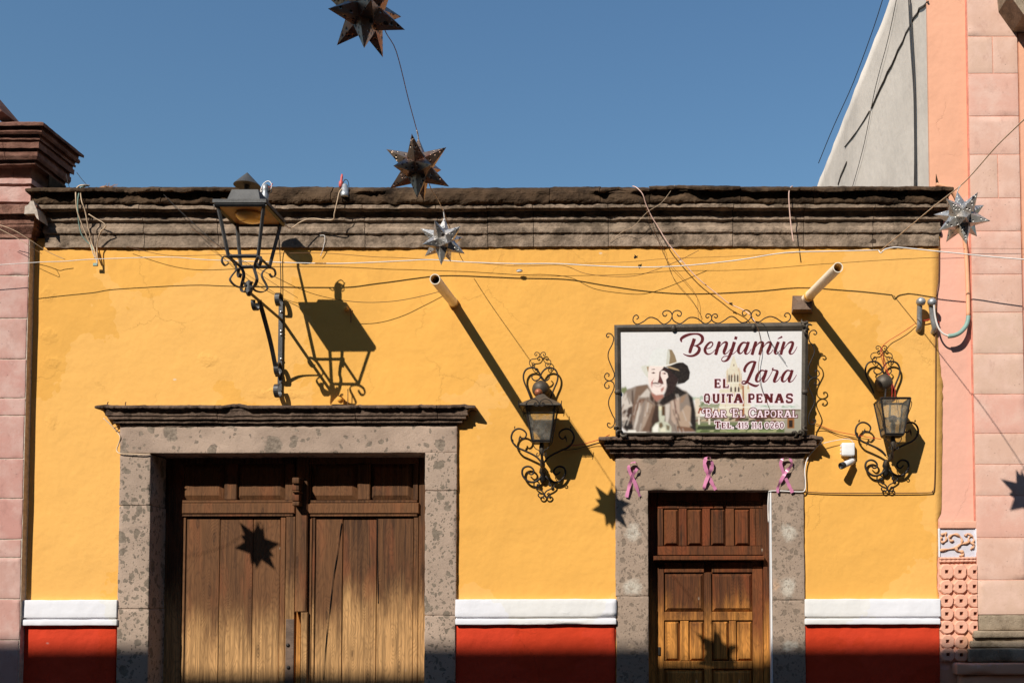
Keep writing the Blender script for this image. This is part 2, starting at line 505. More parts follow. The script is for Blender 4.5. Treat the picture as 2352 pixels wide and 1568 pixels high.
def m_glass(name, dust, amt):
    n = NT(name)
    t = n.t
    tr = n.n('ShaderNodeBsdfTransparent'); tr.inputs[0].default_value = (.93, .93, .9, 1)
    gl = n.n('ShaderNodeBsdfGlossy'); gl.inputs['Roughness'].default_value = .06
    df = n.n('ShaderNodeBsdfDiffuse'); df.inputs[0].default_value = (*dust, 1)
    m1, m2 = n.n('ShaderNodeMixShader'), n.n('ShaderNodeMixShader')
    n.put(m1.inputs[0], n.math('ADD', amt * .5, n.math('MULTIPLY', n.step(n.noise(16, 5, .7), .38, .7), amt)))
    t.links.new(tr.outputs[0], m1.inputs[1]); t.links.new(df.outputs[0], m1.inputs[2])
    fr = n.n('ShaderNodeFresnel'); fr.inputs[0].default_value = 1.5
    t.links.new(fr.outputs[0], m2.inputs[0])
    t.links.new(m1.outputs[0], m2.inputs[1]); t.links.new(gl.outputs[0], m2.inputs[2])
    t.links.new(m2.outputs[0], t.nodes['Material Output'].inputs[0])
    return n.m

def m_print(name):
    n = NT(name)
    a = n.n('ShaderNodeVertexColor'); a.layer_name = 'Col'
    k = n.mix(n.math('MULTIPLY', n.step(n.noise(60, 4, .6), .4, .7), .08), a.outputs[0], (.2, .15, .1))
    n.bump(n.noise(3.5, 3, .5), .25, .02)
    return n.fin(k, .45, 0, .4)
# ------------------------------------------------------------------ materials
def _bl(u, v, ru, rv):
    p = at(u, v)
    return (p.x, p.z, ru / S, rv / S)
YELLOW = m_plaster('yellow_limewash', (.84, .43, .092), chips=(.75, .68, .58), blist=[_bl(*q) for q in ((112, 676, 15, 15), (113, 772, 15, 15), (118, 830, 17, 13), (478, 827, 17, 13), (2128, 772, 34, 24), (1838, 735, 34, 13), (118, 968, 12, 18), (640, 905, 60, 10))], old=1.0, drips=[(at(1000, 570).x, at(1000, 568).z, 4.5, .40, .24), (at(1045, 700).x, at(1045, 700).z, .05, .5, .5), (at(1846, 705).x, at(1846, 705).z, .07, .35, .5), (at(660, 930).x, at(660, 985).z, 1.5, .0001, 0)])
WHITE = m_plaster('white_limewash', (.78, .755, .72), coarse=.9, stain=.10, old=.35, chips=(.5, .42, .34))
RED = m_plaster('red_limewash', (.62, .050, .015), chips=(.6, .5, .42), coarse=1.7, old=.9, stain=.25)
PEACH = m_plaster('peach_limewash', (.82, .415, .26), coarse=.8, stain=.14, old=.8)
PEACH_R = m_plaster('peach_relief_paint', (.80, .41, .25), coarse=1.2, stain=.16, old=.6)
GREYWALL = m_plaster('grey_render', (.80, .69, .575), coarse=.8, stain=.22)
def _pp(u, v, ru, rv, c):
    p = at(u, v, 0)
    return (p.x, p.z, ru / S, rv / S, c)
_cem = rgb(205, 196, 180)
STONE = m_clast('tuff_with_inclusions', rgb(172, 150, 132), rgb(96, 88, 76), scale=10.5, dens=.46, op=.74)
STONE2 = m_clast('tuff_small_door', rgb(162, 141, 123), rgb(96, 85, 73), scale=16, dens=.56, op=.6, patches=[
    _pp(1454, 1222, 22, 24, _cem), _pp(1453, 1348, 23, 22, _cem), _pp(1812, 1222, 22, 22, _cem), _pp(1811, 1346, 20, 26, _cem),
    _pp(1811, 1481, 20, 16, _cem), _pp(1453, 1485, 15, 9, rgb(190, 165, 140)), _pp(1781, 1342, 11, 15, rgb(200, 165, 135))])
LINTEL = m_clast('tuff_lintel', rgb(172, 149, 131), rgb(116, 104, 91), scale=5, dens=.6, tint=.2)
CORNICE = m_weather('weathered_cornice_stone', rgb(166, 144, 123), rgb(88, 75, 62), rgb(128, 111, 94), .55)
CORNICE_T = m_weather('sooty_cornice_stone', rgb(86, 67, 50), rgb(34, 26, 19), rgb(122, 99, 76), .45)
HOOD = m_weather('weathered_hood_stone', rgb(122, 101, 86), rgb(62, 50, 42), rgb(140, 118, 101), .5, 8)
ROSE_L = m_tuff('rose_stone_rough', rgb(192, 140, 129), rgb(190, 150, 137), rgb(206, 174, 162), .6)
ROSE_LD = m_weather('rose_stone_weathered', rgb(150, 108, 92), rgb(92, 63, 52), rgb(164, 130, 112), .5, 6)
ROSE_R = m_tuff('rose_stone_smooth', rgb(218, 166, 148), rgb(208, 176, 154), rgb(224, 188, 170), .85)
PALESTONE = m_weather('pale_base_stone', rgb(176, 156, 132), rgb(120, 104, 86), rgb(150, 134, 110), .5)
MORTAR = m_plain('peach_mortar', (.66, .31, .215), .95, 0, .2, .5, .1, 30)
MORTAR_G = m_plain('pale_mortar', rgb(188, 172, 156), .95, 0, .2, .5, .1, 30)
DARKGAP = m_plain('dark_mortar', rgb(70, 58, 48), .95, 0, .2, .5, .1, 30)  # dark brown for the flat roof and behind the cornice stones
WOOD_A = m_wood('old_gate_wood', rgb(64, 40, 22), rgb(108, 72, 43), rgb(200, 152, 98), at(600, 1520, -.23).z, at(600, 1290, -.23).z, rgb(126, 72, 42))
WOOD_B = m_wood('panel_door_wood', rgb(58, 33, 16), rgb(104, 60, 31), rgb(206, 138, 64), at(600, 1530, -.1).z, at(600, 1310, -.1).z, rgb(128, 62, 30))
IRON = m_iron('black_wrought_iron', (.026, .022, .019), rgb(86, 52, 36), .35)
BRONZE = m_iron('dark_bronze_paint', (.085, .068, .050), rgb(110, 88, 66), .45)
LAMPGREY = m_iron('grey_painted_steel', (.062, .059, .055), rgb(80, 72, 62), .3, .6, .05)
BRACKET = m_iron('black_bracket_steel', (.05, .05, .05), rgb(90, 88, 84), .3, .45, .3)
COPPER = m_iron('copper', rgb(150, 88, 60), rgb(90, 60, 45), .6, .5, .3)
TIN = m_tin('punched_tin', (.62, .59, .54), rgb(150, 104, 70), .3, .7)
TINRUST = m_tin('rusty_punched_tin', (.40, .29, .21), rgb(140, 66, 30), .75, .82)
GLASS = m_glass('dusty_lantern_glass', (.62, .56, .46), .17)
BULB = m_plain('bulb_white', (.82, .82, .80), .35, 0, .04)
PVC = m_plain('cream_pvc', rgb(246, 230, 204), .5, 0, .06, 0, .4, 8)
PVC_IN = m_plain('lightened_bore_pvc', rgb(232, 190, 130), .8, 0, .3, 0, .2, 8)  # bore colour lightened to stand for light passing through the pipe
W_WHITE = m_plain('white_cable', (.80, .74, .68), .55, 0, .1)
W_CREAM = m_plain('cream_cable', rgb(214, 184, 150), .6, 0, .15)
W_PINK = m_plain('pinkish_cable', rgb(230, 190, 172), .55, 0, .1)
W_BROWN = m_plain('brown_wire', rgb(112, 74, 44), .7, 0, .2)
W_STRING = m_plain('pale_red_string', rgb(188, 126, 96), .7, 0, .1)
W_BLACK = m_plain('black_wire', rgb(38, 32, 28), .6, 0, .2)
W_RED = m_plain('red_wire', rgb(190, 52, 38), .5, 0, .1)
W_TEAL = m_plain('teal_cable', rgb(132, 160, 148), .5, 0, .12)
W_YEL = m_plain('overpainted_cable', (.60, .26, .05), .8, 0, .15)
CONDUIT = m_plain('peach_conduit', rgb(232, 168, 128), .6, 0, .1, 0, .3, 8)
GALV = m_iron('galvanised_steel', (.34, .35, .35), rgb(150, 100, 80), .3, .45, .5)
SATIN = m_plain('pink_satin', rgb(206, 128, 162), .25, 0, .10, 0, 1.0, 9)
BOXWHITE = m_plain('white_plastic', (.78, .76, .74), .5, 0, .04)
BLACKPL = m_plain('black_plastic', (.025, .025, .025), .4, 0, .1)
PRINT = m_print('sign_print')
DRY = m_plain('dry_grass', rgb(150, 112, 84), .95, 0, .3, .6, .1, 40)

# ------------------------------------------------------------------ ground, street, pavement
b = MB().box(-60, 60, -60, 60, -.5, 0)
tag(b.build('ground', m_plain('street_cobble', (.12, .11, .10), .95, 0, .25, .5, .1, 4)), 'cobbled street and ground in front of the houses', 'ground', kind='structure')
b = MB().box(-30, 30, -1.5, .5, .004, .14, .02)
tag(b.build('sidewalk', m_plain('flagstone', (.2, .17, .15), .95, 0, .2, .4, .1, 3)), 'narrow stone pavement below the yellow wall', 'sidewalk', kind='structure')

# ------------------------------------------------------------------ mouldings
def resample(prof, n):
    L = [0]
    for a, c in zip(prof, prof[1:]): L.append(L[-1] + math.hypot(c[0] - a[0], c[1] - a[1]))
    out, j = [], 0
    for i in range(n):
        d = L[-1] * i / (n - 1)
        while j < len(L) - 2 and L[j + 1] < d: j += 1
        t = (d - L[j]) / max(1e-9, L[j + 1] - L[j])
        out.append((prof[j][0] + (prof[j + 1][0] - prof[j][0]) * t, prof[j][1] + (prof[j + 1][1] - prof[j][1]) * t))
    return out
def moulding(parent, name, mat, prof, xa, xb, joints, base, oh=1.0, ends=(True, True), step=.018, amp=.004, fr=16.0, seed=0.0,
             npts=70, worn=None, wornfn=None, ragged=0.0, gap=.0025, back=-.04, chip=2.5, sag=0.0):
    """stones of a running moulding. prof: (projection, z) bottom to top, measured from the wall plane y = 0.
    worn: a second, weather-rounded profile blended in where wornfn(x) > 0"""
    if worn:
        pr, wr = resample(prof, npts), resample(worn, npts)
    else:
        pr, wr = [], None
        for a, c in zip(prof, prof[1:]):
            k = max(1, int(math.ceil(math.hypot(c[0] - a[0], c[1] - a[1]) / .009)))
            pr += [(a[0] + (c[0] - a[0]) * i / k, a[1] + (c[1] - a[1]) * i / k) for i in range(k)]
        pr.append(prof[-1])
        npts = len(pr)
    xs = [xa] + list(joints) + [xb]
    objs = []
    pmax = max(p for p, _ in pr)
    for si in range(len(xs) - 1):
        x0, x1 = xs[si] + (gap if si else 0), xs[si + 1] - (gap if si < len(xs) - 2 else 0)
        left, right = si == 0 and ends[0], si == len(xs) - 2 and ends[1]
        dz = (random.Random(seed * 31 + si).random() - .5) * amp * 1.6
        dP = (random.Random(seed * 17 + si).random() - .5) * amp * 1.2
        n = max(2, int((x1 - x0) / step))
        st = []
        if left: st += [('L', t) for t in (0, .5)]
        st += [('F', i / n) for i in range(n + 1)]
        if right: st += [('R', t) for t in (.5, 0)]
        verts, faces = [], []
        np2 = npts + 2
        for kind, t in st:
            row = []
            for j in range(-1, npts + 1):
                jj = min(max(j, 0), npts - 1)
                P, z = pr[jj]
                Pe = max(P, 0.0)
                e0 = x0 - (oh * (Pe - base) if left else 0)
                e1 = x1 + (oh * (Pe - base) if right else 0)
                if kind == 'F': x, y = e0 + (e1 - e0) * t, -P
                elif kind == 'L': x, y = e0, -Pe * t
                else: x, y = e1, -Pe * t
                if wr and kind == 'F':
                    k = wornfn(x)
                    y = -(P + (wr[jj][0] - P) * k)
                    z = z + (wr[jj][1] - z) * k
                p = Vector((x, y, z + dz))
                if kind == 'F': p.y -= dP
                q = Vector((x * fr + seed * 9.1, y * fr, z * fr))
                h = noise.fractal(q, .8, 2.2, 4) * amp
                ch = max(0, noise.noise(q * .45 + Vector((3, 8, 2))) - .22) * amp * chip
                p += Vector((h * .35, ch - abs(h) * .2 + h, h * .9 - ch * .3))
                if ragged and P > pmax * .78:
                    rg = max(0, noise.noise(Vector((x * 4 + seed, 1, 2))) - .10) * 1.6 + .6 * max(0, noise.noise(Vector((x * 23 + seed, 6, 2))))
                    p.y += ragged * rg * 1.3
                    p.z += ragged * rg * (.9 if z < pr[-4][1] - .012 else -.25)
                if sag and P > -.1:
                    top_ = max(0, min(1, (z - pr[0][1]) / (pr[-1][1] - pr[0][1])))
                    s_ = sum(math.exp(-((x - jx) / .045) ** 2) * (.4 + .6 * ((jx * 7.3) % 1)) for jx in joints) + 1.1 * max(0, noise.noise(Vector((x * 2.6, 4, seed)))) + .5 * noise.noise(Vector((x * 9, 4, seed)))
                    p.z -= sag * s_ * top_ ** 3
                if j == -1 or j == npts: p.y = (-back if kind == 'F' else 0.0)
                row.append(p)
            verts += row
        m = len(st)
        for a in range(m - 1):
            for j in range(np2 - 1):
                faces.append((a * np2 + j, (a + 1) * np2 + j, (a + 1) * np2 + j + 1, a * np2 + j + 1))
        faces.append([j for j in range(np2)])
        faces.append([(m - 1) * np2 + j for j in range(np2 - 1, -1, -1)])
        o = MB().add(verts, faces).build(name, mat, parent, smooth=False)
        objs.append(o)
    return objs
def prof_px(u, pts):
    """pts: (v, P) top to bottom or bottom to top -> (P, z)"""
    return [(P, at(u, v, P).z) for v, P in pts]

# ------------------------------------------------------------------ the yellow house
house = thing('yellow_house', 'long yellow single-storey house with stone cornice, red dado and white band', 'building', (-.9, 0, 0))
XL, XR = at(0, 1000).x - .1, at(2157, 1000).x
ZT = at(1100, 545).z
d1 = (at(284, 1300).x, at(1041, 1300).x, at(660, 990).z)
d2 = (at(1424, 1300).x, at(1842, 1300).x, at(1630, 1064).z)
def cutlist(a, b, marks, step):
    ms = sorted([a, b] + [m for m in marks if a < m < b])
    out = []
    for p, q in zip(ms, ms[1:]):
        n = max(1, int(math.ceil((q - p) / step)))
        out += [p + (q - p) * i / n for i in range(n)]
    return out + [b]
gx = cutlist(XL, XR, [d1[0], d1[1], d2[0], d2[1]], .045)
gz = cutlist(0, ZT, [d1[2], d2[2]], .045)
b = MB()
ids = {}
def edge_u(z):
    v = 1390 - (z - 1.6) * 290
    pts = [(300, 2159), (566, 2159), (684, 2151), (800, 2155), (880, 2165), (1178, 2163), (1190, 2155), (1345, 2152), (1376, 2158), (2000, 2158)]
    for (a, ua), (c, uc) in zip(pts, pts[1:]):
        if a <= v <= c: return at(ua + (uc - ua) * (v - a) / (c - a) + 2.2 * noise.noise(Vector((0, 3, z * 22))), v).x
    return XR
def gv(i, k, back=False):
    key = (i, k, back)
    if key not in ids:
        x, z = gx[i], gz[k]
        y = .25 if back else noise.noise(Vector((x * 1.1, 0, z * 1.1))) * .006 + noise.noise(Vector((x * 4, 5, z * 4))) * .0022
        if i == len(gx) - 1: x = edge_u(z)
        ids[key] = len(b.v)
        b.v.append(Vector((x, y, z)))
    return ids[key]
def solid(i, k):
    x, z = (gx[i] + gx[i + 1]) / 2, (gz[k] + gz[k + 1]) / 2
    return not ((d1[0] < x < d1[1] and z < d1[2]) or (d2[0] < x < d2[1] and z < d2[2]))
for i in range(len(gx) - 1):
    for k in range(len(gz) - 1):
        if solid(i, k):
            b.f.append([gv(i, k), gv(i + 1, k), gv(i + 1, k + 1), gv(i, k + 1)]); b.c.append(None)
            for di, dk, e in ((-1, 0, ((i, k + 1), (i, k))), (1, 0, ((i + 1, k), (i + 1, k + 1))), (0, -1, ((i, k), (i + 1, k))), (0, 1, ((i + 1, k + 1), (i, k + 1)))):
                ii, kk = i + di, k + dk
                if not (0 <= ii < len(gx) - 1 and 0 <= kk < len(gz) - 1) or not solid(ii, kk):
                    (p, q) = e
                    b.f.append([gv(*q), gv(*p), gv(*p, True), gv(*q, True)]); b.c.append(None)
b.build('wall', YELLOW, house, smooth=True)
# roof slab behind the cornice and the dark rooms behind the doors
b = MB().box(XL, XR - .02, .26, 7.5, ZT - .12, ZT + .10)
b.build('flat_roof', DARKGAP, house)
b = MB().box(XL, XR - .02, 7.3, 7.5, 0, ZT - .125)
b.build('rear_wall', GREYWALL, house)

# dado and white band
def wavy_slab(name, mat, u0, u1, v0, v1, P, back=-.02, r=.007, seed=0, amp=.003, parent=house, ur=None):
    x0, x1, z0, z1 = rect(u0, u1, v0, v1, P)
    return MB().rough(x0, x1, -P, -back, z0, z1, r, amp, .035, seed, 9).build(name, mat, parent, smooth=True)
for i, (u0, u1) in enumerate(((50, 268), (1045, 1416), (1849, 2161))):
    v0 = (1377, 1375, 1374.5)[i]
    wavy_slab('white_band', WHITE, u0, u1, v0, v0 + 41, .046, seed=i * 3.1, amp=.003)
    wavy_slab('white_bead', WHITE, u0, u1, v0 + 45, v0 + 59, .052, seed=i * 5.1 + 1, amp=.003, r=.009)
    wavy_slab('band_groove', WHITE, u0 + 2, u1 - 2, v0 + 38, v0 + 48, .026, seed=i * 4.1 + 2, amp=.002)
    x0, x1, _, zt = rect(u0 + 1, u1 - 2, v0 + 58, 1560, .014)
    MB().rough(x0, x1, -.014, .02, 0, zt, .01, .0045, .03, i * 2.3, 9).build('dado', RED, house, smooth=True)

# main cornice: a lower course and a sooty, weather-worn top course
cor = empty('cornice', at(1100, 566), house)
_low = [(566.5, .022), (538.5, .022), (538, .020), (537, .030), (534, .039), (529, .042), (524, .040), (521, .034), (520, .031), (510.5, .031), (510, .033), (504.8, .054), (498, .056), (497.4, .052), (496, .030), (487, .032), (485, .050), (484, .086), (482, .090), (480, .092), (478.4, .094), (477.6, .118), (471, .120), (469.5, .116)]
_top = [(469, .105), (467.5, .120), (464, .131), (459, .135), (454, .130), (449, .118), (446, .112), (439.5, .114), (438.5, .180), (437, .188), (432, .188), (430, .180), (429.5, .10), (429, .0), (429, -.25)]
_worn = [(469, .105), (467, .130), (463, .150), (457, .162), (450, .164), (443, .156), (437, .138), (433, .104), (431, .08), (430, .05), (430, .02), (430, 0), (430, -.05), (430, -.1), (431, -.25)]
cxa, cxb = at(104, 550, .02).x, at(2157, 550, .02).x
low = prof_px(1100, _low)
J = lambda us, v, P: [at(u, v, P).x for u in us]
moulding(cor, 'cornice_stone', CORNICE, low, cxa, cxb, J((330, 500, 640, 838, 1005, 1120, 1225, 1397, 1683, 1846, 2005), 540, .03), .022, .62, amp=.0040, seed=2.0, step=.012, chip=6.0)
def wornfn(x):
    u = 1455 + x * 290
    k = .0
    for a, c, e in ((600, 1385, 1.0), (1440, 1520, .35), (1385, 1480, .9), (1560, 1600, .5), (275, 330, .75), (355, 385, .7), (2070, 2120, .3)):
        k = max(k, e * max(0, min(1, (u - a) / 30)) * max(0, min(1, (c - u) / 30)))
    return max(0, min(1, k * (.75 + .55 * noise.noise(Vector((x * 2.2, 1, 4)))) + .30 * max(0, noise.noise(Vector((x * 5, 2, 9))))))
moulding(cor, 'top_stone', CORNICE_T, prof_px(1100, _top), cxa, cxb, J((276, 372, 610, 762, 975, 1262, 1378, 1492, 1700, 1868, 2062), 450, .12), .022, .45,
         amp=.0105, seed=5.0, npts=70, worn=prof_px(1100, _worn), wornfn=wornfn, step=.014, fr=13, chip=2.6, back=-.3, sag=.030, ragged=.030)
MB().box(cxa + .01, cxb - .01, -.012, .25, at(1100, 562).z, at(1100, 436).z).build('cornice_backing', DARKGAP, cor)

# --- door surrounds
def stones(parent, name, mat, rects, P, back, r=.007, amp=.0032, seed=0.0, res=.026):
    for i, (u0, u1, v0, v1) in enumerate(rects):
        x0, x1, z0, z1 = rect(u0, u1, v0, v1, P)
        if v1 >= 1560: z0 = .0
        MB().rough(x0, x1, -P, back, z0, z1, r, amp, res, seed + i * 4.7, 13).build(name, mat, parent, smooth=True)
big = empty('gate_surround', (at(660, 1300).x, 0, 0), house)
JP = .032
stones(big, 'jamb_stone', STONE, [(274, 345, 1043, 1160), (271, 343, 1160.6, 1397), (267.5, 340, 1397.6, 1600)], JP, .30, seed=1)
stones(big, 'jamb_stone', STONE, [(976, 1049.5, 1038.6, 1126), (975.5, 1048, 1126.6, 1412), (974.5, 1045.5, 1412.6, 1600)], JP, .30, seed=21)
stones(big, 'lintel', LINTEL, [(275, 1050, 977.5, 1040)], JP, .30, seed=41)
_hood = [(979.5, .034), (971, .040), (970.6, .062), (967, .064), (966.6, .058), (962.4, .064), (961.6, .082), (956.4, .084), (956, .080), (954, .082), (953.6, .092), (950, .094), (949.4, .090), (944, .092), (940, .098), (938.6, .104), (938, .128), (936, .133), (932, .133), (930.6, .126), (930.3, .08), (930, .0)]
hx0, hx1 = at(278, 978, JP).x, at(1049, 978, JP).x
moulding(big, 'hood_stone', HOOD, prof_px(660, _hood), hx0, hx1, J((497, 815, 1004), 950, .1), .034, 1.62, amp=.0028, seed=8.0, step=.012, chip=5, ragged=.024)
sm = empty('door_surround', (at(1630, 1300).x, 0, 0), house)
stones(sm, 'jamb_stone', STONE2, [(1413.5, 1489, 1125, 1368), (1416, 1490, 1368.6, 1600)], .022, .20, seed=61)
stones(sm, 'jamb_stone', STONE2, [(1772, 1847.5, 1127.5, 1377), (1773, 1850.5, 1377.6, 1600)], .022, .20, seed=81)
stones(sm, 'lintel', m_clast('tuff_door_lintel', rgb(158, 136, 117), rgb(112, 99, 86), scale=6, dens=.72), [(1413, 1848, 1050, 1126)], .024, .20, seed=91)
_hood2 = [(1052, .026), (1041, .036), (1040.6, .064), (1037.4, .066), (1037, .062), (1030.5, .072), (1029.8, .094), (1026, .096), (1025.6, .090), (1022.8, .094), (1022.4, .107), (1018.6, .109), (1018, .104), (1014, .108), (1011.5, .116), (1011, .140), (1009, .147), (1004, .148), (1002.2, .140), (1001.6, .09), (1001, .0)]
moulding(sm, 'hood_stone', HOOD, prof_px(1630, _hood2), at(1413, 1050, .02).x, at(1846, 1050, .02).x, J((1612,), 1020, .1), .026, 1.06, amp=.0036, seed=11.0, step=.011, chip=5, ragged=.036)

# --- big two-leaf gate
gate = empty('gate', (at(660, 1300, -.23).x, .23, 0), house)
def wbox(parent, name, mat, u0, u1, v0, v1, P, thick=.035, bev=.004, zb=None):
    x0, x1, z0, z1 = rect(u0, u1, v0, v1, P)
    if zb is not None: z0 = zb
    return MB().box(x0, x1, -P, -P + thick, z0, z1, bev).build(name, mat, parent)
GP = -.225
wbox(gate, 'frame_side', WOOD_A, 340, 418, 1030, 1560, GP - .012, .05, .004, .02)
wbox(gate, 'frame_side', WOOD_A, 961.5, 990, 1030, 1560, GP - .004, .05, .004, .02)
for (a, c) in ((418.5, 676), (707, 961)):
    wbox(gate, 'top_rail', WOOD_A, a, c, 1030, 1064, GP, .04)
    wbox(gate, 'lock_rail', WOOD_A, a - 1, c + 1, 1154.5, 1179, GP + .022, .07, .007)
    wbox(gate, 'rail_bead', WOOD_A, a, c - 3, 1180, 1185.5, GP + .012, .05, .004)
    wbox(gate, 'rail_bead', WOOD_A, a, c - 3, 1148, 1154, GP + .008, .05, .004)
for (a, c) in ((418.5, 424), (642.5, 654), (655, 676), (707, 715), (716.5, 722), (949, 960)):
    wbox(gate, 'stile', WOOD_A, a, c, 1186, 1560, GP + (.006 if c - a > 15 else -.002), .05, .003, .02)
for (a, c) in ((655, 676), (707, 713), (949, 960)):
    wbox(gate, 'stile', WOOD_A, a, c, 1064.5, 1147.5, GP, .05, .003)
for (a, c) in ((515, 544), (821, 850)):
    wbox(gate, 'muntin', WOOD_A, a, c, 1064.5, 1147.5, GP + .004, .05, .006)
for (a, c) in ((418.5, 514.5), (544.5, 654.5), (713.5, 820.5), (850.5, 948.5)):
    x0, x1, z0, z1 = rect(a, c, 1065, 1147, GP - .025)
    MB().panel(x0, x1, z0, z1, -GP + .012, -GP + .03, .035).build('upper_panel', WOOD_A, gate)
for (a, c) in ((424.5, 502.5), (503.6, 579), (580, 642), (722.5, 785.5), (787.2, 864), (865.4, 948.5)):
    wbox(gate, 'plank', WOOD_A, a, c, 1188, 1560, GP - .016 - .004 * math.sin(a), .03, .0035, .02)
# split astragal, patched with newer timber low down
wbox(gate, 'meeting_post', WOOD_A, 678.5, 705.5, 1030, 1405, GP + .030, .07, .008)
wbox(gate, 'meeting_post', WOOD_A, 690, 705.5, 1405.5, 1560, GP + .028, .07, .006, .02)
NEWPINE = m_wood('new_pine_patch', rgb(150, 92, 40), rgb(190, 122, 56), rgb(205, 140, 70), at(690, 1540).z, at(690, 1400).z, rgb(190, 110, 50))
x0, x1, z0, z1 = rect(678.8, 689.6, 1400, 1560, GP + .03)
MB().prism([(x0, .02), (x1, .02), (x1, z1 - .12), (x0 + .006, z1)], -GP - .03, -GP + .03).build('pine_patch', NEWPINE, gate)
# old splits in the boards
SPLIT = m_plain('dark_split', (.012, .008, .006), 1, 0, .2)
for pts in ([(784, 1200), (776, 1262), (765, 1330), (757, 1400), (748, 1480), (743, 1560)], [(866, 1190), (867, 1300), (869, 1372), (868, 1384)]):
    q = smooth_path([at(u, v, GP - .008) for u, v in pts], 4)
    MB().tube(q, [.0028 + .0012 * math.sin(i * 1.3) for i in range(len(q))], 5).build('board_split', SPLIT, gate)
# carved corbel on the meeting post
cb = empty('corbel', at(679, 1130, GP), gate)
for (v0, v1, pr_) in ((1096, 1110, .135), (1110.5, 1126, .115), (1126.5, 1131, .125), (1132, 1150, .10), (1151, 1161, .115)):
    x0, x1, z0, z1 = rect(670.5, 687, v0, v1, GP + pr_)
    MB().rough(x0, x1, -GP - pr_, -GP - .02, z0, z1, .008, .002, .02, v0, 12).build('corbel_block', WOOD_A, cb, smooth=True)
# lock plate
x0, x1, z0, z1 = rect(655.5, 675, 1421, 1560, GP + .012)
lp = MB().box(x0, x1, -GP - .014, -GP, .8, z1, .003).build('lock_plate', m_iron('worn_plate', rgb(112, 92, 78), rgb(80, 60, 48), .5), gate)
for v in (1481, 1532):
    p = at(661 + (v - 1481) * .02, v, GP + .02)
    MB().lathe([(.014, 0), (.016, .004), (.010, .012), (.003, .014)], (p.x, -GP - .012, p.z), (0, -1, 0), 12).build('lock_stud', IRON, gate, smooth=True)

# --- small panelled door
door = empty('panelled_door', (at(1630, 1300, -.1).x, .1, 0), house)
DP = -.108
wbox(door, 'frame_side', WOOD_B, 1480, 1510, 1112, 1560, DP - .01, .06, .003, .02)
wbox(door, 'frame_side', WOOD_B, 1753.5, 1776, 1112, 1560, DP + .012, .06, .004, .02)
wbox(door, 'frame_head', WOOD_B, 1510.5, 1753, 1112, 1150, DP, .06, .004)
TP = DP - .002
wbox(door, 'transom_rail', WOOD_B, 1510.5, 1753, 1253.5, 1274, TP, .04, .003)
wbox(door, 'transom_rail', WOOD_B, 1510.5, 1753, 1150.5, 1167, TP, .04, .003)
for (a, c) in ((1510.5, 1523.5), (1559.5, 1577.5), (1613.5, 1631.5), (1667, 1686.5), (1723, 1736), (1736.4, 1753)):
    wbox(door, 'transom_muntin', WOOD_B, a, c, 1167.4, 1253.1, TP - .001, .04, .004)
for (a, c) in ((1524, 1559), (1578, 1613), (1632, 1666.5), (1687, 1722.5)):
    x0, x1, z0, z1 = rect(a, c, 1168, 1253, TP - .02)
    MB().panel(x0, x1, z0, z1, -TP - .004, -TP + .022, .022).build('transom_panel', WOOD_B, door)
wbox(door, 'drip_rail', WOOD_B, 1501, 1756, 1275.6, 1286, DP + .075, .12, .006)
LP = DP - .006
wbox(door, 'leaf_stile', WOOD_B, 1511, 1525.5, 1300, 1560, LP, .04, .003, .02)
wbox(door, 'leaf_stile', WOOD_B, 1729, 1752.5, 1300, 1560, LP, .04, .003, .02)
wbox(door, 'leaf_stile', WOOD_B, 1617.5, 1634.5, 1314.5, 1560, LP, .04, .003, .02)
for (v0, v1) in ((1290, 1314), (1404, 1424), (1517, 1535)):
    wbox(door, 'leaf_rail', WOOD_B, 1526, 1617, v0, v1, LP + .001, .04, .004)
    wbox(door, 'leaf_rail', WOOD_B, 1635, 1728.5, v0, v1, LP + .001, .04, .004)
for (a, c, v0, v1, bv) in ((1526, 1617, 1315, 1403.5, .028), (1635, 1728.5, 1315, 1403.5, .028), (1526.5, 1560, 1425, 1516.5, .020), (1583, 1617, 1425, 1516.5, .020),
                           (1635.5, 1673, 1425, 1516.5, .020), (1692, 1728, 1425, 1516.5, .020), (1526, 1617, 1536, 1640, .028), (1635, 1728.5, 1536, 1640, .028)):
    x0, x1, z0, z1 = rect(a, c, v0, v1, LP - .02)
    MB().panel(x0, x1, z0, z1, -LP - .002, -LP + .024, bv).build('leaf_panel', WOOD_B, door)
for (a, c) in ((1563, 1582), (1675, 1691)):
    wbox(door, 'leaf_muntin', WOOD_B, a, c, 1425, 1516.5, LP - .002, .04, .004)
MB().box(at(1505, 1400, DP).x, at(1760, 1400, DP).x, -LP + .03, -LP + .05, 0, at(1630, 1120, DP).z).build('door_core', WOOD_B, door)
MB().box(at(400, 1400, GP).x, at(970, 1400, GP).x, -GP + .04, -GP + .06, 0, at(660, 1032, GP).z).build('gate_core', WOOD_A, gate)
x0, x1, z0, z1 = rect(1511.5, 1517, 1485, 1504, LP + .01)
MB().box(x0, x1, -LP - .012, -LP, z0, z1, .003).build('lock_keeper', IRON, door)
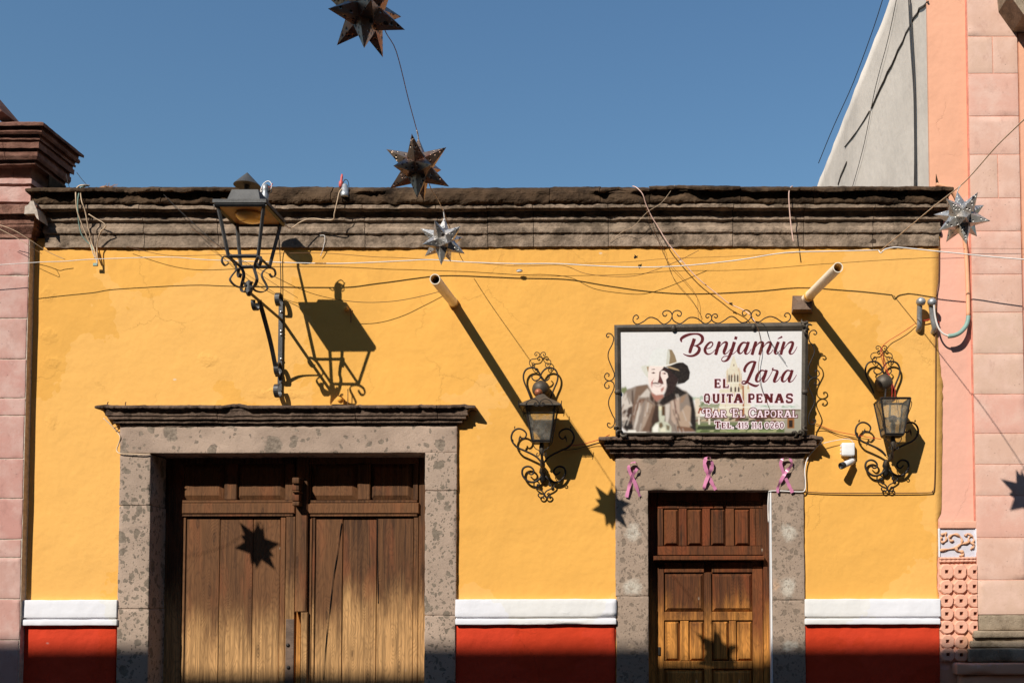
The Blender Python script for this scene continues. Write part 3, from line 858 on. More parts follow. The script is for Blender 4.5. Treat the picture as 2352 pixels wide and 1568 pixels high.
# ------------------------------------------------------------------ rose stone building on the left
lb = thing('rose_stone_building', 'rose stone building edge with tall pier and projecting moulded cornice', 'building', (at(-60, 1300).x, 0, 0))
PX0 = at(-140, 1000).x
PP = .075
pier = empty('pier', (at(30, 1300, PP).x, 0, 0), lb)
pj = [547, 633, 731, 824.5, 914, 954, 1053, 1144.5, 1238, 1280, 1375, 1469, 1600]
def pier_u(v): return 66.8 - (v - 547) * .0262
for i, (v0, v1) in enumerate(zip(pj, pj[1:])):
    x1 = at(pier_u(1000), 1000, PP).x
    _, _, z0, z1 = rect(0, 60, v0 + 1.1, v1 - 1.1, PP)
    if v1 >= 1590: z0 = 0
    MB().rough(PX0, x1 + .003 * math.sin(i * 2.1), -PP, .34, z0, z1, .005, .0028, .025, i * 3.3, 13).build('pier_stone', ROSE_L, pier, smooth=True)
MB().box(PX0 + .01, at(60, 1000, PP).x - .012, -PP + .005, .33, 0, at(30, 480).z).build('pier_mortar', MORTAR_G, pier)
MB().box(PX0 - 3, at(40, 1000).x - .05, .345, 6, 0, at(30, 470).z).build('side_wall', m_plaster('brown_side_wall', (.32, .2, .14)), lb)
# mouldings of the pier head: each course is its own run of stone with a mitred return
def course(name, mat, pts, base_u, base_v, base, joints=(), amp=.003, seed=0.0, back=.36):
    pr_ = prof_px(40, pts)
    xb_ = at(base_u, base_v, base).x
    xs_ = [PX0] + [at(j, base_v, base).x for j in joints] + [xb_]
    for k in range(len(xs_) - 1):
        last = k == len(xs_) - 2
        verts, faces, n = [], [], max(3, int((xs_[k + 1] - xs_[k]) / .016))
        sub = []
        for a, c in zip(pr_, pr_[1:]):
            m = max(1, int(math.ceil(math.hypot(c[0] - a[0], c[1] - a[1]) / .010)))
            sub += [(a[0] + (c[0] - a[0]) * i / m, a[1] + (c[1] - a[1]) * i / m) for i in range(m)]
        sub.append(pr_[-1])
        st = [('F', i / n) for i in range(n + 1)]
        if last: st += [('R', i / 14) for i in range(1, 15)]
        for kind, t in st:
            for j in [-1] + list(range(len(sub))) + [len(sub)]:
                P, z = sub[min(max(j, 0), len(sub) - 1)]
                ex = xs_[k + 1] - (.002 if not last else 0) + (P - base if last else 0)
                if kind == 'F': p = Vector((xs_[k] + .002 + (ex - xs_[k] - .002) * t, -P, z))
                else: p = Vector((ex, -P + (back + P - base) * t, z))
                q = p * 15 + Vector((seed, 0, 0))
                h = noise.fractal(q, .8, 2.2, 4) * amp - max(0, noise.noise(q * .4) - .25) * amp * 4
                p += Vector((h * .7 if kind == 'R' else h * .3, -h if kind == 'F' else 0, h * .6))
                if j == -1 or j == len(sub):
                    if kind == 'F': p.y = .30
                    else: p.x = at(10, 400).x
                verts.append(p)
        L = len(sub) + 2
        for a in range(len(st) - 1):
            for j in range(L - 1):
                faces.append((a * L + j, (a + 1) * L + j, (a + 1) * L + j + 1, a * L + j + 1))
        faces += [list(range(L)), [(len(st) - 1) * L + j for j in range(L - 1, -1, -1)]]
        MB().add(verts, faces).build(name, mat, lh)
lh = empty('pier_head', at(30, 470, .1), lb)
course('string_stone', ROSE_LD, [(546, .085), (538, .086), (527, .110), (520, .124), (515, .122), (513.5, .128), (506, .130), (505, .126), (500, .134), (491.5, .142), (490.5, .170), (470.5, .172)], 72, 540, .086, (-30,), seed=1)
course('attic_stone', ROSE_L, [(470, .080), (463.5, .080), (463, .098), (429.5, .100), (428.5, .082), (422, .082), (421.5, .108), (410.5, .110), (410, .10)], 70, 450, .098, (-45,), seed=4)
course('cornice_course', ROSE_LD, [(409.8, .09), (400, .095), (385, .11), (378, .14), (377.5, .175), (373.5, .177), (373, .165), (367, .172), (366.5, .20), (358, .215), (349, .215), (348, .205), (340.5, .205), (340, .238), (327.5, .240), (327, .228)], 70, 400, .09, (32,), seed=7)
course('cornice_course', ROSE_LD, [(326.6, .228), (321, .228), (320.4, .250), (315, .252), (314.5, .24), (309, .248), (308, .275), (302, .288), (297, .284), (296, .272), (289, .275), (288.4, .315), (281.5, .318), (280.5, .30), (280, .10)], 70, 400, .09, (25,), seed=9)
# grey repair mortar between the string course and the yellow cornice
p = [at(u, v, .172) for u, v in ((56, 492), (58, 474), (66, 470), (70, 462), (78, 462), (80, 470), (86, 484), (90, 506), (84, 500), (80, 491))]
b = MB(); n_ = len(p)
b.add([(q.x, -.176, q.z) for q in p] + [(q.x, -.05, q.z) for q in p], [list(range(n_)), list(range(2 * n_ - 1, n_ - 1, -1))] + [(i, i + n_, (i + 1) % n_ + n_, (i + 1) % n_) for i in range(n_)])
b.build('repair_mortar', MORTAR_G, lb)
# raking coping that climbs out of the picture above the cornice
a0, a1 = at(-90, 150, .20), at(24, 283, .16)
b = MB().tube([a0, a1], .05, flat=(.16, .035, (0, 1, 0)))
b.build('raking_coping', ROSE_LD, lb)

# ------------------------------------------------------------------ peach building on the right
rb = thing('peach_building', 'tall peach plastered building with rose stone pilaster and bare grey side wall', 'building', (at(2300, 1300).x, 0, 0))
RX0 = at(2134, 300).x
TOPZ = 9.5
b = MB().box(RX0, at(2700, 800).x, .006, .03, 0, TOPZ)
b.build('front_wall', PEACH, rb)
# grey gable side: a real wall that runs back from the street
za, zb_ = on_x(2045, 0, RX0 + .012), on_x(1880, 420, RX0 + .012)
slope = (zb_.z - za.z) / (zb_.y - za.y)
yb = 9.0
b = MB()
ny_, nz_ = 60, 50
for j in range(ny_ + 1):
    y = .031 + (yb - .031) * j / ny_
    top = za.z + slope * (y - za.y) + .03 * noise.noise(Vector((y * 3, 0, 0))) + .02 * noise.noise(Vector((y * 9, 0, 0)))
    for k in range(nz_ + 1):
        z = top * k / nz_
        b.v.append(Vector((RX0 + .012 + .006 * noise.noise(Vector((0, y * 2.5, z * 2.5))), y, z)))
n1 = len(b.v)
for j in range(ny_ + 1):
    for k in (0, nz_):
        q = b.v[j * (nz_ + 1) + k]
        b.v.append(Vector((q.x + .3, q.y, q.z)))
W_ = nz_ + 1
for j in range(ny_):
    for k in range(nz_):
        b.f.append([j * W_ + k, j * W_ + k + 1, (j + 1) * W_ + k + 1, (j + 1) * W_ + k]); b.c.append(None)
    b.f.append([j * W_ + nz_, n1 + j * 2 + 1, n1 + j * 2 + 3, (j + 1) * W_ + nz_]); b.c.append(None)
    b.f.append([n1 + j * 2, n1 + j * 2 + 2, n1 + j * 2 + 3, n1 + j * 2 + 1]); b.c.append(None)
b.build('gable_side', GREYWALL, rb, smooth=True)
# cracks in the render: dark strips laid on, groove shade put into their colour
def side_strip(pts, wpx, name, mat):
    ps = [on_x(u, v, RX0 + .006) for u, v in pts]
    MB().tube(ps, .5, flat=(.006, wpx, (1, 0, 0))).build(name, mat, rb)
CRK = m_plain('crack_shade', (.10, .085, .07), 1, 0, .3)
side_strip([(2132, 4), (2122, 14), (2111, 20), (2108, 30), (2098, 42), (2092, 58), (2081, 76), (2074, 95), (2062, 116), (2056, 132), (2048, 150), (2038, 166), (2031, 184), (2022, 202), (2013, 222), (2006, 238), (2001, 249)], .006, 'render_crack', CRK)
side_strip([(1997, 255), (1985, 276), (1968, 302), (1940, 338)], .0025, 'render_crack', CRK)
side_strip([(1945, 372), (1938, 388), (1931, 404), (1925, 424)], .009, 'render_crack', CRK)
# pilaster of rose ashlar
pil = empty('pilaster', (at(2290, 1300).x, 0, 0), rb)
RP = .018
js = [-180, -95, -10, 84, 169, 267, 355, 455, 531, 630, 717, 812, 905, 995, 1066, 1138, 1234, 1331, 1411]
splits = {84: 2283, 355: 2290, 717: 2350, 630: 2341}
def pl(v): return at(2221.5 + .0183 * v, v, RP).x
XPL, XPR = at(2232, 600, RP).x, at(2347, 600, RP).x
for i, (v0, v1) in enumerate(zip(js, js[1:])):
    _, _, z0, z1 = rect(2230, 2340, v0 + .7, v1 - .7, RP)
    xs_ = [XPL, XPR]
    if v0 in splits and splits[v0] < 2345: xs_ = [XPL, at(splits[v0], 300, RP).x, XPR]
    for k in range(len(xs_) - 1):
        MB().rough(xs_[k] + (.004 if k else 0), xs_[k + 1] - .002, -RP, .0, z0, z1, .0022, .0010, .05, i * 3.7 + k, 9).build('pilaster_stone', ROSE_R, pil, smooth=True)
MB().box(XPL - .004, XPR - .003, -RP + .0022, .004, at(2290, 1409).z, TOPZ - .3).build('pilaster_mortar', MORTAR, pil)
MB().rough(XPL - .012, XPL - .0035, -RP + .002, .004, at(2290, 1200).z, TOPZ - .3, .002, .001, .06, 3, 9).build('pilaster_edge', m_plain('coral_edge_paint', (.72, .25, .17), .9, 0, .2), pil)
# next bay, and a block added for the diagonal shade at the very top right
MB().box(XPR + .012, at(2700, 800).x, -.012, .004, 0, TOPZ).build('next_bay', PEACH, rb)
b = MB()
pp_ = [at(2318, -60, .30), at(2318, -12, .22), at(2340, 18, .14), at(2346, 62, .03)]
b.prism([(at(2306, -60, .2).x, at(2306, -60, .2).z), (at(2312, -2, .2).x, at(2312, -2, .2).z), (at(2345, 44, .2).x, at(2345, 44, .2).z), (at(2420, 50, .2).x, at(2420, 50, .2).z), (at(2420, -60, .2).x, at(2420, -60, .2).z)], -.26, -.02)
b.build('shade_block', PALESTONE, rb)
# carved strip left of the pilaster
cs = empty('carved_strip', (at(2200, 1400).x, 0, 0), rb)
x0, x1, z0, z1 = rect(2158.5, 2243, 1196, 1212.5, .018)
MB().rough(x0, x1, -.018, .0, z0, z1, .005, .002, .03, 2, 9).build('strip_ledge', PEACH_R, cs, smooth=True)
x0, x1, z0, z1 = rect(2157, 2244, 1212.5, 1279, 0)
MB().box(x0, x1, -.001, .003, z0, z1).build('relief_ground', m_plaster('dusty_relief_ground', (.62, .57, .51), old=1.0, stain=.2), cs)
for k, (u0, u1) in enumerate(((2156, 2159.5), (2241.5, 2244.5))):
    x0, x1, z0, z1 = rect(u0, u1, 1213, 1279, .016)
    MB().rough(x0, x1, -.016, .0, z0, z1, .003, .001, .03, k, 9).build('relief_border', WHITE, cs, smooth=True)
cz = lambda x, y, P=.010: at(2113 + x * .248, 1179 + y * .248, P)
for path, r in (([(195, 195), (225, 185), (240, 175), (235, 205), (245, 235), (225, 260), (200, 262), (192, 235), (205, 215)], .010),
                ([(180, 340), (250, 330), (330, 315), (375, 285), (390, 250), (370, 210), (330, 190), (290, 200), (270, 225), (285, 250), (315, 248)], .011),
                ([(360, 300), (375, 285), (420, 272), (460, 265), (495, 280), (500, 305), (480, 318), (470, 330)], .011),
                ([(330, 315), (350, 345), (385, 350), (405, 365), (390, 385), (365, 390)], .013),
                ([(460, 265), (450, 230), (470, 200), (440, 185), (425, 200), (410, 195)], .010), ([(470, 200), (490, 215), (500, 250), (480, 262)], .009)):
    q = smooth_path([cz(x, y) for x, y in path], 4)
    MB().tube(q, [r * (.75 + .35 * math.sin(i * .9)) for i in range(len(q))], 8).build('relief_scroll', m_ORANGE if 'm_ORANGE' in globals() else globals().setdefault('m_ORANGE', m_plaster('ochre_relief_paint', (.76, .40, .20), old=.8)), cs, smooth=True)
for k, v in enumerate((1281.5, 1288)):
    a, c = at(2158, v + .6, .014), at(2241, v - .6, .014)
    q = [a + (c - a) * (i / 30) for i in range(31)]
    MB().tube(q, [.010 + .002 * math.sin(i * 1.7 + k) for i in range(31)], 8).build('rope_moulding', PEACH_R, cs, smooth=True)
x0, x1, z0, z1 = rect(2157, 2246, 1279, 1518, .0)
MB().box(x0, x1, -.004, .003, z0, z1).build('lattice_ground', PEACH_R, cs)
oct_v = [1311.7, 1348, 1379, 1409.5, 1439.5, 1471.5, 1503]
for r, v in enumerate(oct_v):
    for c_, u in enumerate((2174.5, 2206.5, 2238.5)):
        if c_ == 2 and r > 4: continue
        u += r * .55 + random.Random(r * 7 + c_).uniform(-1.0, 1.0)
        v += random.Random(r * 3 + c_ * 5).uniform(-1.0, 1.0)
        hw, hh = 16.2 / S, ((oct_v[min(r + 1, 6)] - oct_v[max(r - 1, 0)]) / (2 if 0 < r < 6 else 1) / 2 + .2) / S
        cpt = at(u, v, .03)
        urt = at(2245.5 + r * .3, v, .03).x - cpt.x
        outer, inner, oface = [], [], []
        rr_ = random.Random(r * 31 + c_)
        for k in range(16):
            an = 2 * math.pi * k / 16
            cx_, sx_ = math.cos(an), math.sin(an)
            m_ = max(abs(cx_), abs(sx_)); d_ = (abs(cx_) + abs(sx_)) / 1.52
            f_ = 1 / max(m_, d_)
            outer.append((min(cx_ * f_ * hw, urt) * (1 + rr_.uniform(-.07, .05)), sx_ * f_ * hh * (1 + rr_.uniform(-.07, .05))))
            inner.append((max(-.013, min(.013, cx_ * .019)), max(-.013, min(.013, sx_ * .019))))
        b = MB(); V = []
        for (lst, y, s_) in ((outer, -.002, 1.0), (outer, -.020, .97), (outer, -.030, .84), (inner, -.030, 1.25), (inner, -.026, 1.0), (inner, .0, .95)):
            V += [(cpt.x + x * s_, y, cpt.z + z * s_) for x, z in lst]
        Fc = [(l * 16 + k, l * 16 + (k + 1) % 16, (l + 1) * 16 + (k + 1) % 16, (l + 1) * 16 + k) for l in range(5) for k in range(16)]
        b.add(V, Fc).build('octagon_boss', PEACH_R, cs, smooth=False)
        d = MB().box(cpt.x - .0125, cpt.x + .0125, -.0055, .0, cpt.z - .0125, cpt.z + .0125)
        d.build('boss_hole', m_HOLE if 'm_HOLE' in globals() else globals().setdefault('m_HOLE', m_plain('boss_hole_dark', (.16, .06, .04), 1)), cs)
# moulded base of the pilaster
pb = empty('pilaster_base', (at(2300, 1500).x, 0, 0), rb)
def base_run(name, mat, u0, v0, v1, P, seed, r=.012, amp=.004):
    x0, x1, z0, z1 = rect(u0, 2500, v0, v1, P)
    MB().rough(x0, x1, -P, .0, z0, z1, r, amp, .03, seed, 10).build(name, mat, pb, smooth=True)
base_run('base_block', PALESTONE, 2248, 1411.5, 1447, .026, 1)
base_run('base_block', PALESTONE, 2238, 1447.5, 1464, .060, 2, .014)
base_run('base_block', PALESTONE, 2230, 1471, 1486, .045, 3)
base_run('base_block', PALESTONE, 2226, 1488, 1519, .06, 4)
base_run('base_block', PALESTONE, 2236, 1464.5, 1470.5, .03, 5, .003)
base_run('plinth_slab', PEACH_R, 2197, 1522, 1549, .11, 6, .016)
base_run('plinth_slab', PEACH_R, 2206, 1549.5, 1640, .08, 7)
MB().box(at(2215, 1600).x, at(2500, 1600).x, -.05, .0, 0, at(2300, 1640).z).build('plinth_foot', PEACH_R, pb)

# ------------------------------------------------------------------ the house across the street: its parapet shades the foot of the wall
OY = -11.0
OH = at(1200, 1497).z + SZ * (-OY)
ob = thing('opposite_house', 'plain two-storey house across the street, behind the viewer', 'building', (0, OY, 0))
OCRE = m_plaster('ochre_opposite_wall', (.18, .10, .05))
b = MB()
wins = [(-7 + i * 3.4, z0, z0 + h) for i in range(7) for z0, h in ((.2, 2.6), (5.2, 2.4))]
b.box(-24, 24, OY - .5, OY, 0, OH - .25)
b.build('wall', OCRE, ob)
MB().box(-24, 24, OY - .55, OY + .04, OH - .24, OH, .02).build('parapet', OCRE, ob)
for (x, z0, z1) in wins:
    f = MB().box(x - .6, x + .6, OY + .002, OY + .05, z0, z1).build('window', m_OW if 'm_OW' in globals() else globals().setdefault('m_OW', m_plain('dark_shutter', (.06, .045, .035), .6)), ob)
# ------------------------------------------------------------------ helpers for traced ironwork
def tr(crop, pts, P):
    """crop: (x0, y0, scale) of the measured view"""
    x0, y0, k = crop
    return [at(x0 + x * k, y0 + y * k, P if not callable(P) else P(x, y)) for x, y in pts]
def rod(parent, name, mat, pts, r, k=4, n=6, taper=False, off=Vector((0, 0, 0))):
    q = [p + off for p in smooth_path(pts, k)]
    rs = [r * (1 - .45 * (i / (len(q) - 1)) ** 3) for i in range(len(q))] if taper else r
    return MB().tube(q, rs, n).build(name, mat, parent, smooth=True)
def mir(pts, cx): return [(2 * cx - x, y) for x, y in pts]

# ------------------------------------------------------------------ the two wrought-iron wall lanterns
CA, CB = (1163.7, 803.9, .10745), (1163.7, 964.7, .127)
def wall_lantern(off, roof, label):
    base = at(1246, 1085, .0) + off
    L = thing('wall_lantern', label, 'lamp', base, 'wrought-iron wall lanterns beside the small door')
    heart = [(525, 1050), (440, 830), (380, 690), (358, 580), (375, 480), (430, 405), (530, 375), (620, 400), (690, 470), (720, 540), (710, 600), (660, 640), (600, 650), (550, 610), (540, 565), (580, 525)]
    for h_ in (heart, mir(heart, 726)):
        rod(L, 'crown_scroll', IRON, tr(CA, h_, .045), .0075, off=off, taper=True)
    top = [(548, 372), (495, 310), (490, 240), (540, 195), (640, 180), (690, 140), (705, 90), (680, 55), (630, 45), (600, 80), (618, 118), (648, 108), (640, 82)]
    for t_ in (top, mir(top, 716)):
        rod(L, 'finial_scroll', IRON, tr(CA, t_, .035), .0036, off=off)
    cur = [(548, 372), (590, 355), (605, 310), (580, 278), (548, 285), (545, 315), (565, 320)]
    for t_ in (cur, mir(cur, 716)):
        rod(L, 'finial_curl', IRON, tr(CA, t_, .038), .0034, off=off)
    MB().ball(at(1242.5, 894, .06) + off, .071, 24).build('ball', BRONZE, L, smooth=True)
    side = [(625, 760), (560, 680), (470, 620), (300, 540), (190, 490), (110, 400), (85, 310), (110, 220), (170, 165), (240, 155), (310, 185), (355, 240), (345, 300), (300, 338), (258, 318), (255, 290)]
    low_ = [(640, 1010), (560, 1085), (470, 1120), (380, 1098), (310, 1030), (280, 950), (300, 870), (370, 835), (440, 850), (490, 905), (480, 965), (430, 980), (375, 930)]
    bot = [(585, 1168), (555, 1160), (565, 1190), (592, 1175), (580, 1125), (540, 1108), (500, 1130), (500, 1190), (560, 1240), (640, 1280), (677, 1345), (650, 1395), (600, 1395), (570, 1352), (600, 1318), (628, 1345)]
    for k, (s_, l_, t_) in enumerate(((side, low_, bot), (mir(side, 652), mir(low_, 672), mir(bot, 680)))):
        sg = rod(L, 'side_scroll', IRON, tr(CB, s_, lambda x, y: .075), .0085, off=off, taper=True)
        # beaten leaves along the scroll
        for (lx, ly, dx, dy) in ((150, 100, -8, 60), (90, 330, 40, 60), (250, 250, -40, 160), (130, 420, 50, 50)):
            if k: lx, dx = 2 * 652 - lx, -dx
            a = at(CB[0] + lx * CB[2], CB[1] + ly * CB[2], .09) + off
            c = at(CB[0] + (lx + dx) * CB[2], CB[1] + (ly + dy) * CB[2], .075) + off
            m_ = (a + c) / 2
            d = (c - a).normalized(); s2 = Vector((-d.z, 0, d.x)) * .007
            MB().add([a, m_ + s2 + Vector((0, -.006, 0)), c, m_ - s2 + Vector((0, .004, 0)), m_ + Vector((0, .010, 0))], [(0, 1, 2, 3), (0, 4, 1), (1, 4, 2), (2, 4, 3), (3, 4, 0)]).build('leaf', IRON, L)
        rod(L, 'lower_scroll', IRON, tr(CB, l_, .04), .0095, off=off, taper=True)
        rod(L, 'bottom_scroll', IRON, tr(CB, t_, .03), .0058, off=off)
    cx_ = at(1242.7, 1013, .29).x + off.x
    zb = at(1243, 1011, .29).z + off.z
    PC = .222
    # stem from the wall up to the lantern foot
    st = smooth_path([at(1248, 1086, .03) + off, at(1246, 1074, .09) + off, Vector((cx_, -.16, zb - .17)), Vector((cx_, -PC, zb - .10)), Vector((cx_, -PC, zb - .012))], 5)
    MB().tube(st, [.016 + .006 * math.sin(i * .8) for i in range(len(st))], 10).build('stem', BRONZE, L, smooth=True)
    c0 = at(1247, 1090, .03) + off
    MB().lathe([(.006, -.075), (.022, -.06), (.030, -.03), (.020, 0), (.030, .02), (.022, .055), (.010, .07)], c0, (0, -.35, 1), 12).build('stem_socket', IRON, L, smooth=True)
    for sgn in (-1, 1):
        pts = [Vector((cx_ + sgn * x, -PC - .03, zb + z)) for x, z in ((.058, -.012), (.060, -.035), (.045, -.058), (.022, -.07), (.014, -.09), (.020, -.112), (.035, -.11), (.036, -.095), (.026, -.094))]
        rod(L, 'foot_scroll', IRON, pts, .0036)
    # lantern frame
    H, tw, bw = .268, .112, .069
    cr = lambda w_, z: [Vector((cx_ + a * w_, -PC + b_ * w_, z)) for a, b_ in ((-1, -1), (1, -1), (1, 1), (-1, 1))]
    bt, tp = cr(bw, zb), cr(tw, zb + H)
    f = MB()
    for i in range(4):
        j = (i + 1) % 4
        f.tube([bt[i], tp[i]], .008, 4); f.tube([bt[i], bt[j]], .008, 4); f.tube([tp[i], tp[j]], .009, 4)
    f.box(cx_ - bw, cx_ + bw, -PC - bw, -PC + bw, zb - .012, zb - .002)
    f.build('lantern_frame', IRON, L)
    for i in range(4):
        j = (i + 1) % 4
        q = [bt[i], bt[j], tp[j], tp[i]]
        c = sum(q, Vector()) / 4
        q = [c + (p - c) * .95 for p in q]
        nn = (q[1] - q[0]).cross(q[3] - q[0]).normalized() * .0015
        MB().add([p + nn for p in q] + [p - nn for p in q], [(0, 1, 2, 3), (7, 6, 5, 4), (0, 4, 5, 1), (1, 5, 6, 2), (2, 6, 7, 3), (3, 7, 4, 0)]).build('glass_pane', GLASS, L)
    MB().lathe([(.014, 0), (.016, .03), (.013, .045), (.020, .05), (.022, .075), (.016, .10), (.028, .105), (.034, .125), (.030, .145), (.012, .155)], (cx_ + .004, -PC, zb), n=14).build('bulb', BULB, L, smooth=True)
    # little scrolls on the lantern's corners
    for sgn in (-1, 1):
        pts = [Vector((cx_ + sgn * (tw + .004 + x), -PC - tw * .6, zb + H + z)) for x, z in ((-.030, -.20), (-.012, -.12), (.012, -.06), (.018, -.025), (.004, -.012), (-.006, -.026), (.004, -.034))]
        rod(L, 'corner_scroll', IRON, pts, .003)
    if roof:
        ew = .158
        z1 = zb + H - .010
        r_ = MB()
        lev = [(ew, z1), (ew, z1 + .010), (.105, z1 + .045), (.055, z1 + .075), (.022, z1 + .108), (.004, z1 + .118)]
        V = []
        for w_, z in lev: V += cr(w_, z)
        Fc = [(l * 4 + i, l * 4 + (i + 1) % 4, l * 4 + 4 + (i + 1) % 4, l * 4 + 4 + i) for l in range(5) for i in range(4)]
        r_.add(V, Fc + [(3, 2, 1, 0)])
        r_.build('roof', BRONZE, L)
        g = MB()
        for i in range(4):
            a, c = cr(ew + .004, z1 - .004)[i], cr(ew + .004, z1 - .004)[(i + 1) % 4]
            g.tube([a, c], .005, 4)
            t1, t2 = cr(ew + .006, z1 + .030)[i], a
            g.tube([t1, t2, cr(ew, z1 - .028)[i]], .0035, 4)
        g.build('eaves_rail', IRON, L)
        gal = [(390, 1200), (440, 1105), (520, 1050), (600, 1045), (660, 1080), (690, 1140), (670, 1190), (620, 1195), (590, 1150), (615, 1120), (635, 1140)]
        for t_ in (gal, mir(gal, 697)):
            rod(L, 'eaves_scroll', IRON, tr(CA, t_, PC + ew + .003), .0036, off=off)
        MB().ball(at(1236.8, 901, .225) + off, .030, 16).build('copper_knob', COPPER, L, smooth=True)
    else:
        MB().tube([at(1243, 907, .10) + off, Vector((cx_ - .03, -PC + tw, zb + H))], .008, 8).build('ball_post', IRON, L, smooth=True)
    return L
wall_lantern(Vector((0, 0, 0)), True, 'black iron wall lantern with small roof and copper knob, beside the sign')
D2 = at(2028, 881.5, .06) - at(1240.5, 896, .06)
wall_lantern(D2, False, 'black iron wall lantern missing its roof, with red wires, by the peach building')

# ------------------------------------------------------------------ bracket street lantern
sl_ = thing('street_lantern', 'large grey street lantern on a black scrolled bracket above the gate', 'lamp', at(645.6, 800, 0))
YF, YB = -.936, -.525
lx0, lx1 = at(488, 461, .936).x, at(611, 461, .936).x
lcx, lcy = (lx0 + lx1) / 2, (YF + YB) / 2
zt0, zt1 = at(550, 465, .936).z, at(550, 457, .936).z
hw_, hd_ = (lx1 - lx0) / 2, (YB - YF) / 2
pl_ = MB().box(lx0, lx1, YF, YB, zt0, zt1)
pl_.build('top_plate', LAMPGREY, sl_)
# raised box on the plate
zb0, zb1 = zt1, at(550, 439.5, .80).z
bx = MB()
V = [Vector((lcx + a * w_, lcy + b_ * d_, z)) for w_, d_, z in ((hw_ * .66, hd_ * .66, zb0), (hw_ * .50, hd_ * .50, zb1)) for a, b_ in ((-1, -1), (1, -1), (1, 1), (-1, 1))]
bx.add(V, [(4, 5, 6, 7)] + [(i, (i + 1) % 4, (i + 1) % 4 + 4, i + 4) for i in range(4)])
bx.build('lamp_housing', LAMPGREY, sl_)
cb0 = at(567.5, 427, .43)
za_ = at(568, 397, .43).z - cb0.z
MB().lathe([(.020, -.06), (.020, .004), (.099, 0), (.097, .004), (.004, za_)], cb0, n=32).build('chimney_cap', LAMPGREY, sl_)
MB().tube([cb0 + Vector((0, 0, -.05)), cb0 + Vector((0, 0, -.11)), Vector((cb0.x, YB - .02, zt1 + .01))], .010, 10).build('cap_stem', LAMPGREY, sl_, smooth=True)
# amber soffit with a glass bowl
zs = zt0 - .012
MB().box(lx0 + .02, lx1 - .02, YF + .02, YB - .02, zs, zt0 - .001).build('soffit', m_plain('amber_soffit', rgb(122, 72, 26), .5, 0, .2), sl_)
f = MB()
for a, c in (((lx0 + .012, YF + .012), (lx1 - .012, YF + .012)), ((lx1 - .012, YF + .012), (lx1 - .012, YB - .012)), ((lx1 - .012, YB - .012), (lx0 + .012, YB - .012)), ((lx0 + .012, YB - .012), (lx0 + .012, YF + .012))):
    f.tube([Vector((*a, zt0 - .014)), Vector((*c, zt0 - .014))], .013, 4)
f.build('soffit_rim', BRACKET, sl_)
MB().lathe([(.105, 0), (.100, -.018), (.075, -.040), (.04, -.052), (.005, -.055)], (lcx, lcy, zs), n=28).build('glass_bowl', m_plain('amber_glass', rgb(226, 178, 92), .15, 0, .1, 0, .6), sl_, smooth=True)
zb_l = at(555, 587, .86).z
bw_, bd_ = hw_ * .56, hd_ * .56
bot_c = [Vector((lcx + a * bw_, lcy + b_ * bd_, zb_l)) for a, b_ in ((-1, -1), (1, -1), (1, 1), (-1, 1))]
top_c = [Vector((lcx + a * hw_ * .86, lcy + b_ * hd_ * .86, zt0 - .01)) for a, b_ in ((-1, -1), (1, -1), (1, 1), (-1, 1))]
for i in range(4):
    MB().tube([top_c[i], bot_c[i]], .0135, 4).build('corner_bar', LAMPGREY, sl_)
f = MB()
for i in range(4): f.tube([bot_c[i], bot_c[(i + 1) % 4]], .013, 4)
f.build('lower_frame', LAMPGREY, sl_)
zj = at(566, 664, .73).z
jc = Vector((lcx, lcy, zj))
for i in range(4):
    d = (bot_c[i] - Vector((lcx, lcy, zb_l))).normalized()
    R_ = (bot_c[i] - Vector((lcx, lcy, zb_l))).length
    hh_ = zb_l - zj
    prof_ = [(R_ * a_, -hh_ * z_) for a_, z_ in ((1.0, .25), (1.14, .36), (1.30, .24), (1.24, .06), (1.0, .045), (.74, .18), (.62, .40), (.84, .68), (.90, .84), (.66, .99), (.32, 1.0), (.18, .88), (.30, .78))]
    q = smooth_path([Vector((lcx, lcy, zb_l)) + d * r_ + Vector((0, 0, z_)) for r_, z_ in prof_], 5)
    w_ax = Vector((-d.y, d.x, 0))
    MB().tube(q, .01, flat=(.011, .0035, w_ax)).build('scroll_strap', LAMPGREY, sl_)
MB().lathe([(.012, -.05), (.022, -.03), (.03, 0), (.018, .02), (.026, .045), (.006, .065)], jc, n=10).build('junction_knot', LAMPGREY, sl_, smooth=True)
# bracket
aw = at(646, 734, .02)
MB().tube([jc + Vector((0, -.03, -.02)), Vector((aw.x, -.01, aw.z))], .0145, 4).build('bracket_arm', BRACKET, sl_)
P0, P1 = Vector((aw.x, -.01, aw.z)).lerp(jc + Vector((0, -.03, -.02)), .66), at(640, 862, .035)
br = smooth_path([P0 + Vector((0, -.01, .005)), P0 * .5 + P1 * .5 + Vector((0, .01, 0)), P1 + Vector((0, -.05, .02)), P1 + Vector((0, -.015, -.008)), P1 + Vector((0, .005, .03))], 6)
MB().tube(br, .01, flat=(.016, .0055, (1, 0, 0))).build('diagonal_brace', BRACKET, sl_)
def curl(c, r0, a0, a1, n=14, shrink=.55):
    out = []
    for i in range(n + 1):
        t = i / n; an = a0 + (a1 - a0) * t; r = r0 * (1 - (1 - shrink) * t)
        out.append(c + Vector((0, -math.cos(an) * r, math.sin(an) * r)))
    return out
pc = P0 + Vector((-.004, -.07, -.045))
MB().tube(curl(pc, .055, math.radians(20), math.radians(-215)), .01, flat=(.016, .004, (1, 0, 0))).build('brace_curl', BRACKET, sl_)
wb = at(645.6, 800, 0)
z0_, z1_ = at(645.6, 900, .02).z, at(645.6, 692, .02).z
MB().box(wb.x - .018, wb.x + .018, -.022, -.008, z0_, z1_, .002).build('wall_bar', BRACKET, sl_)
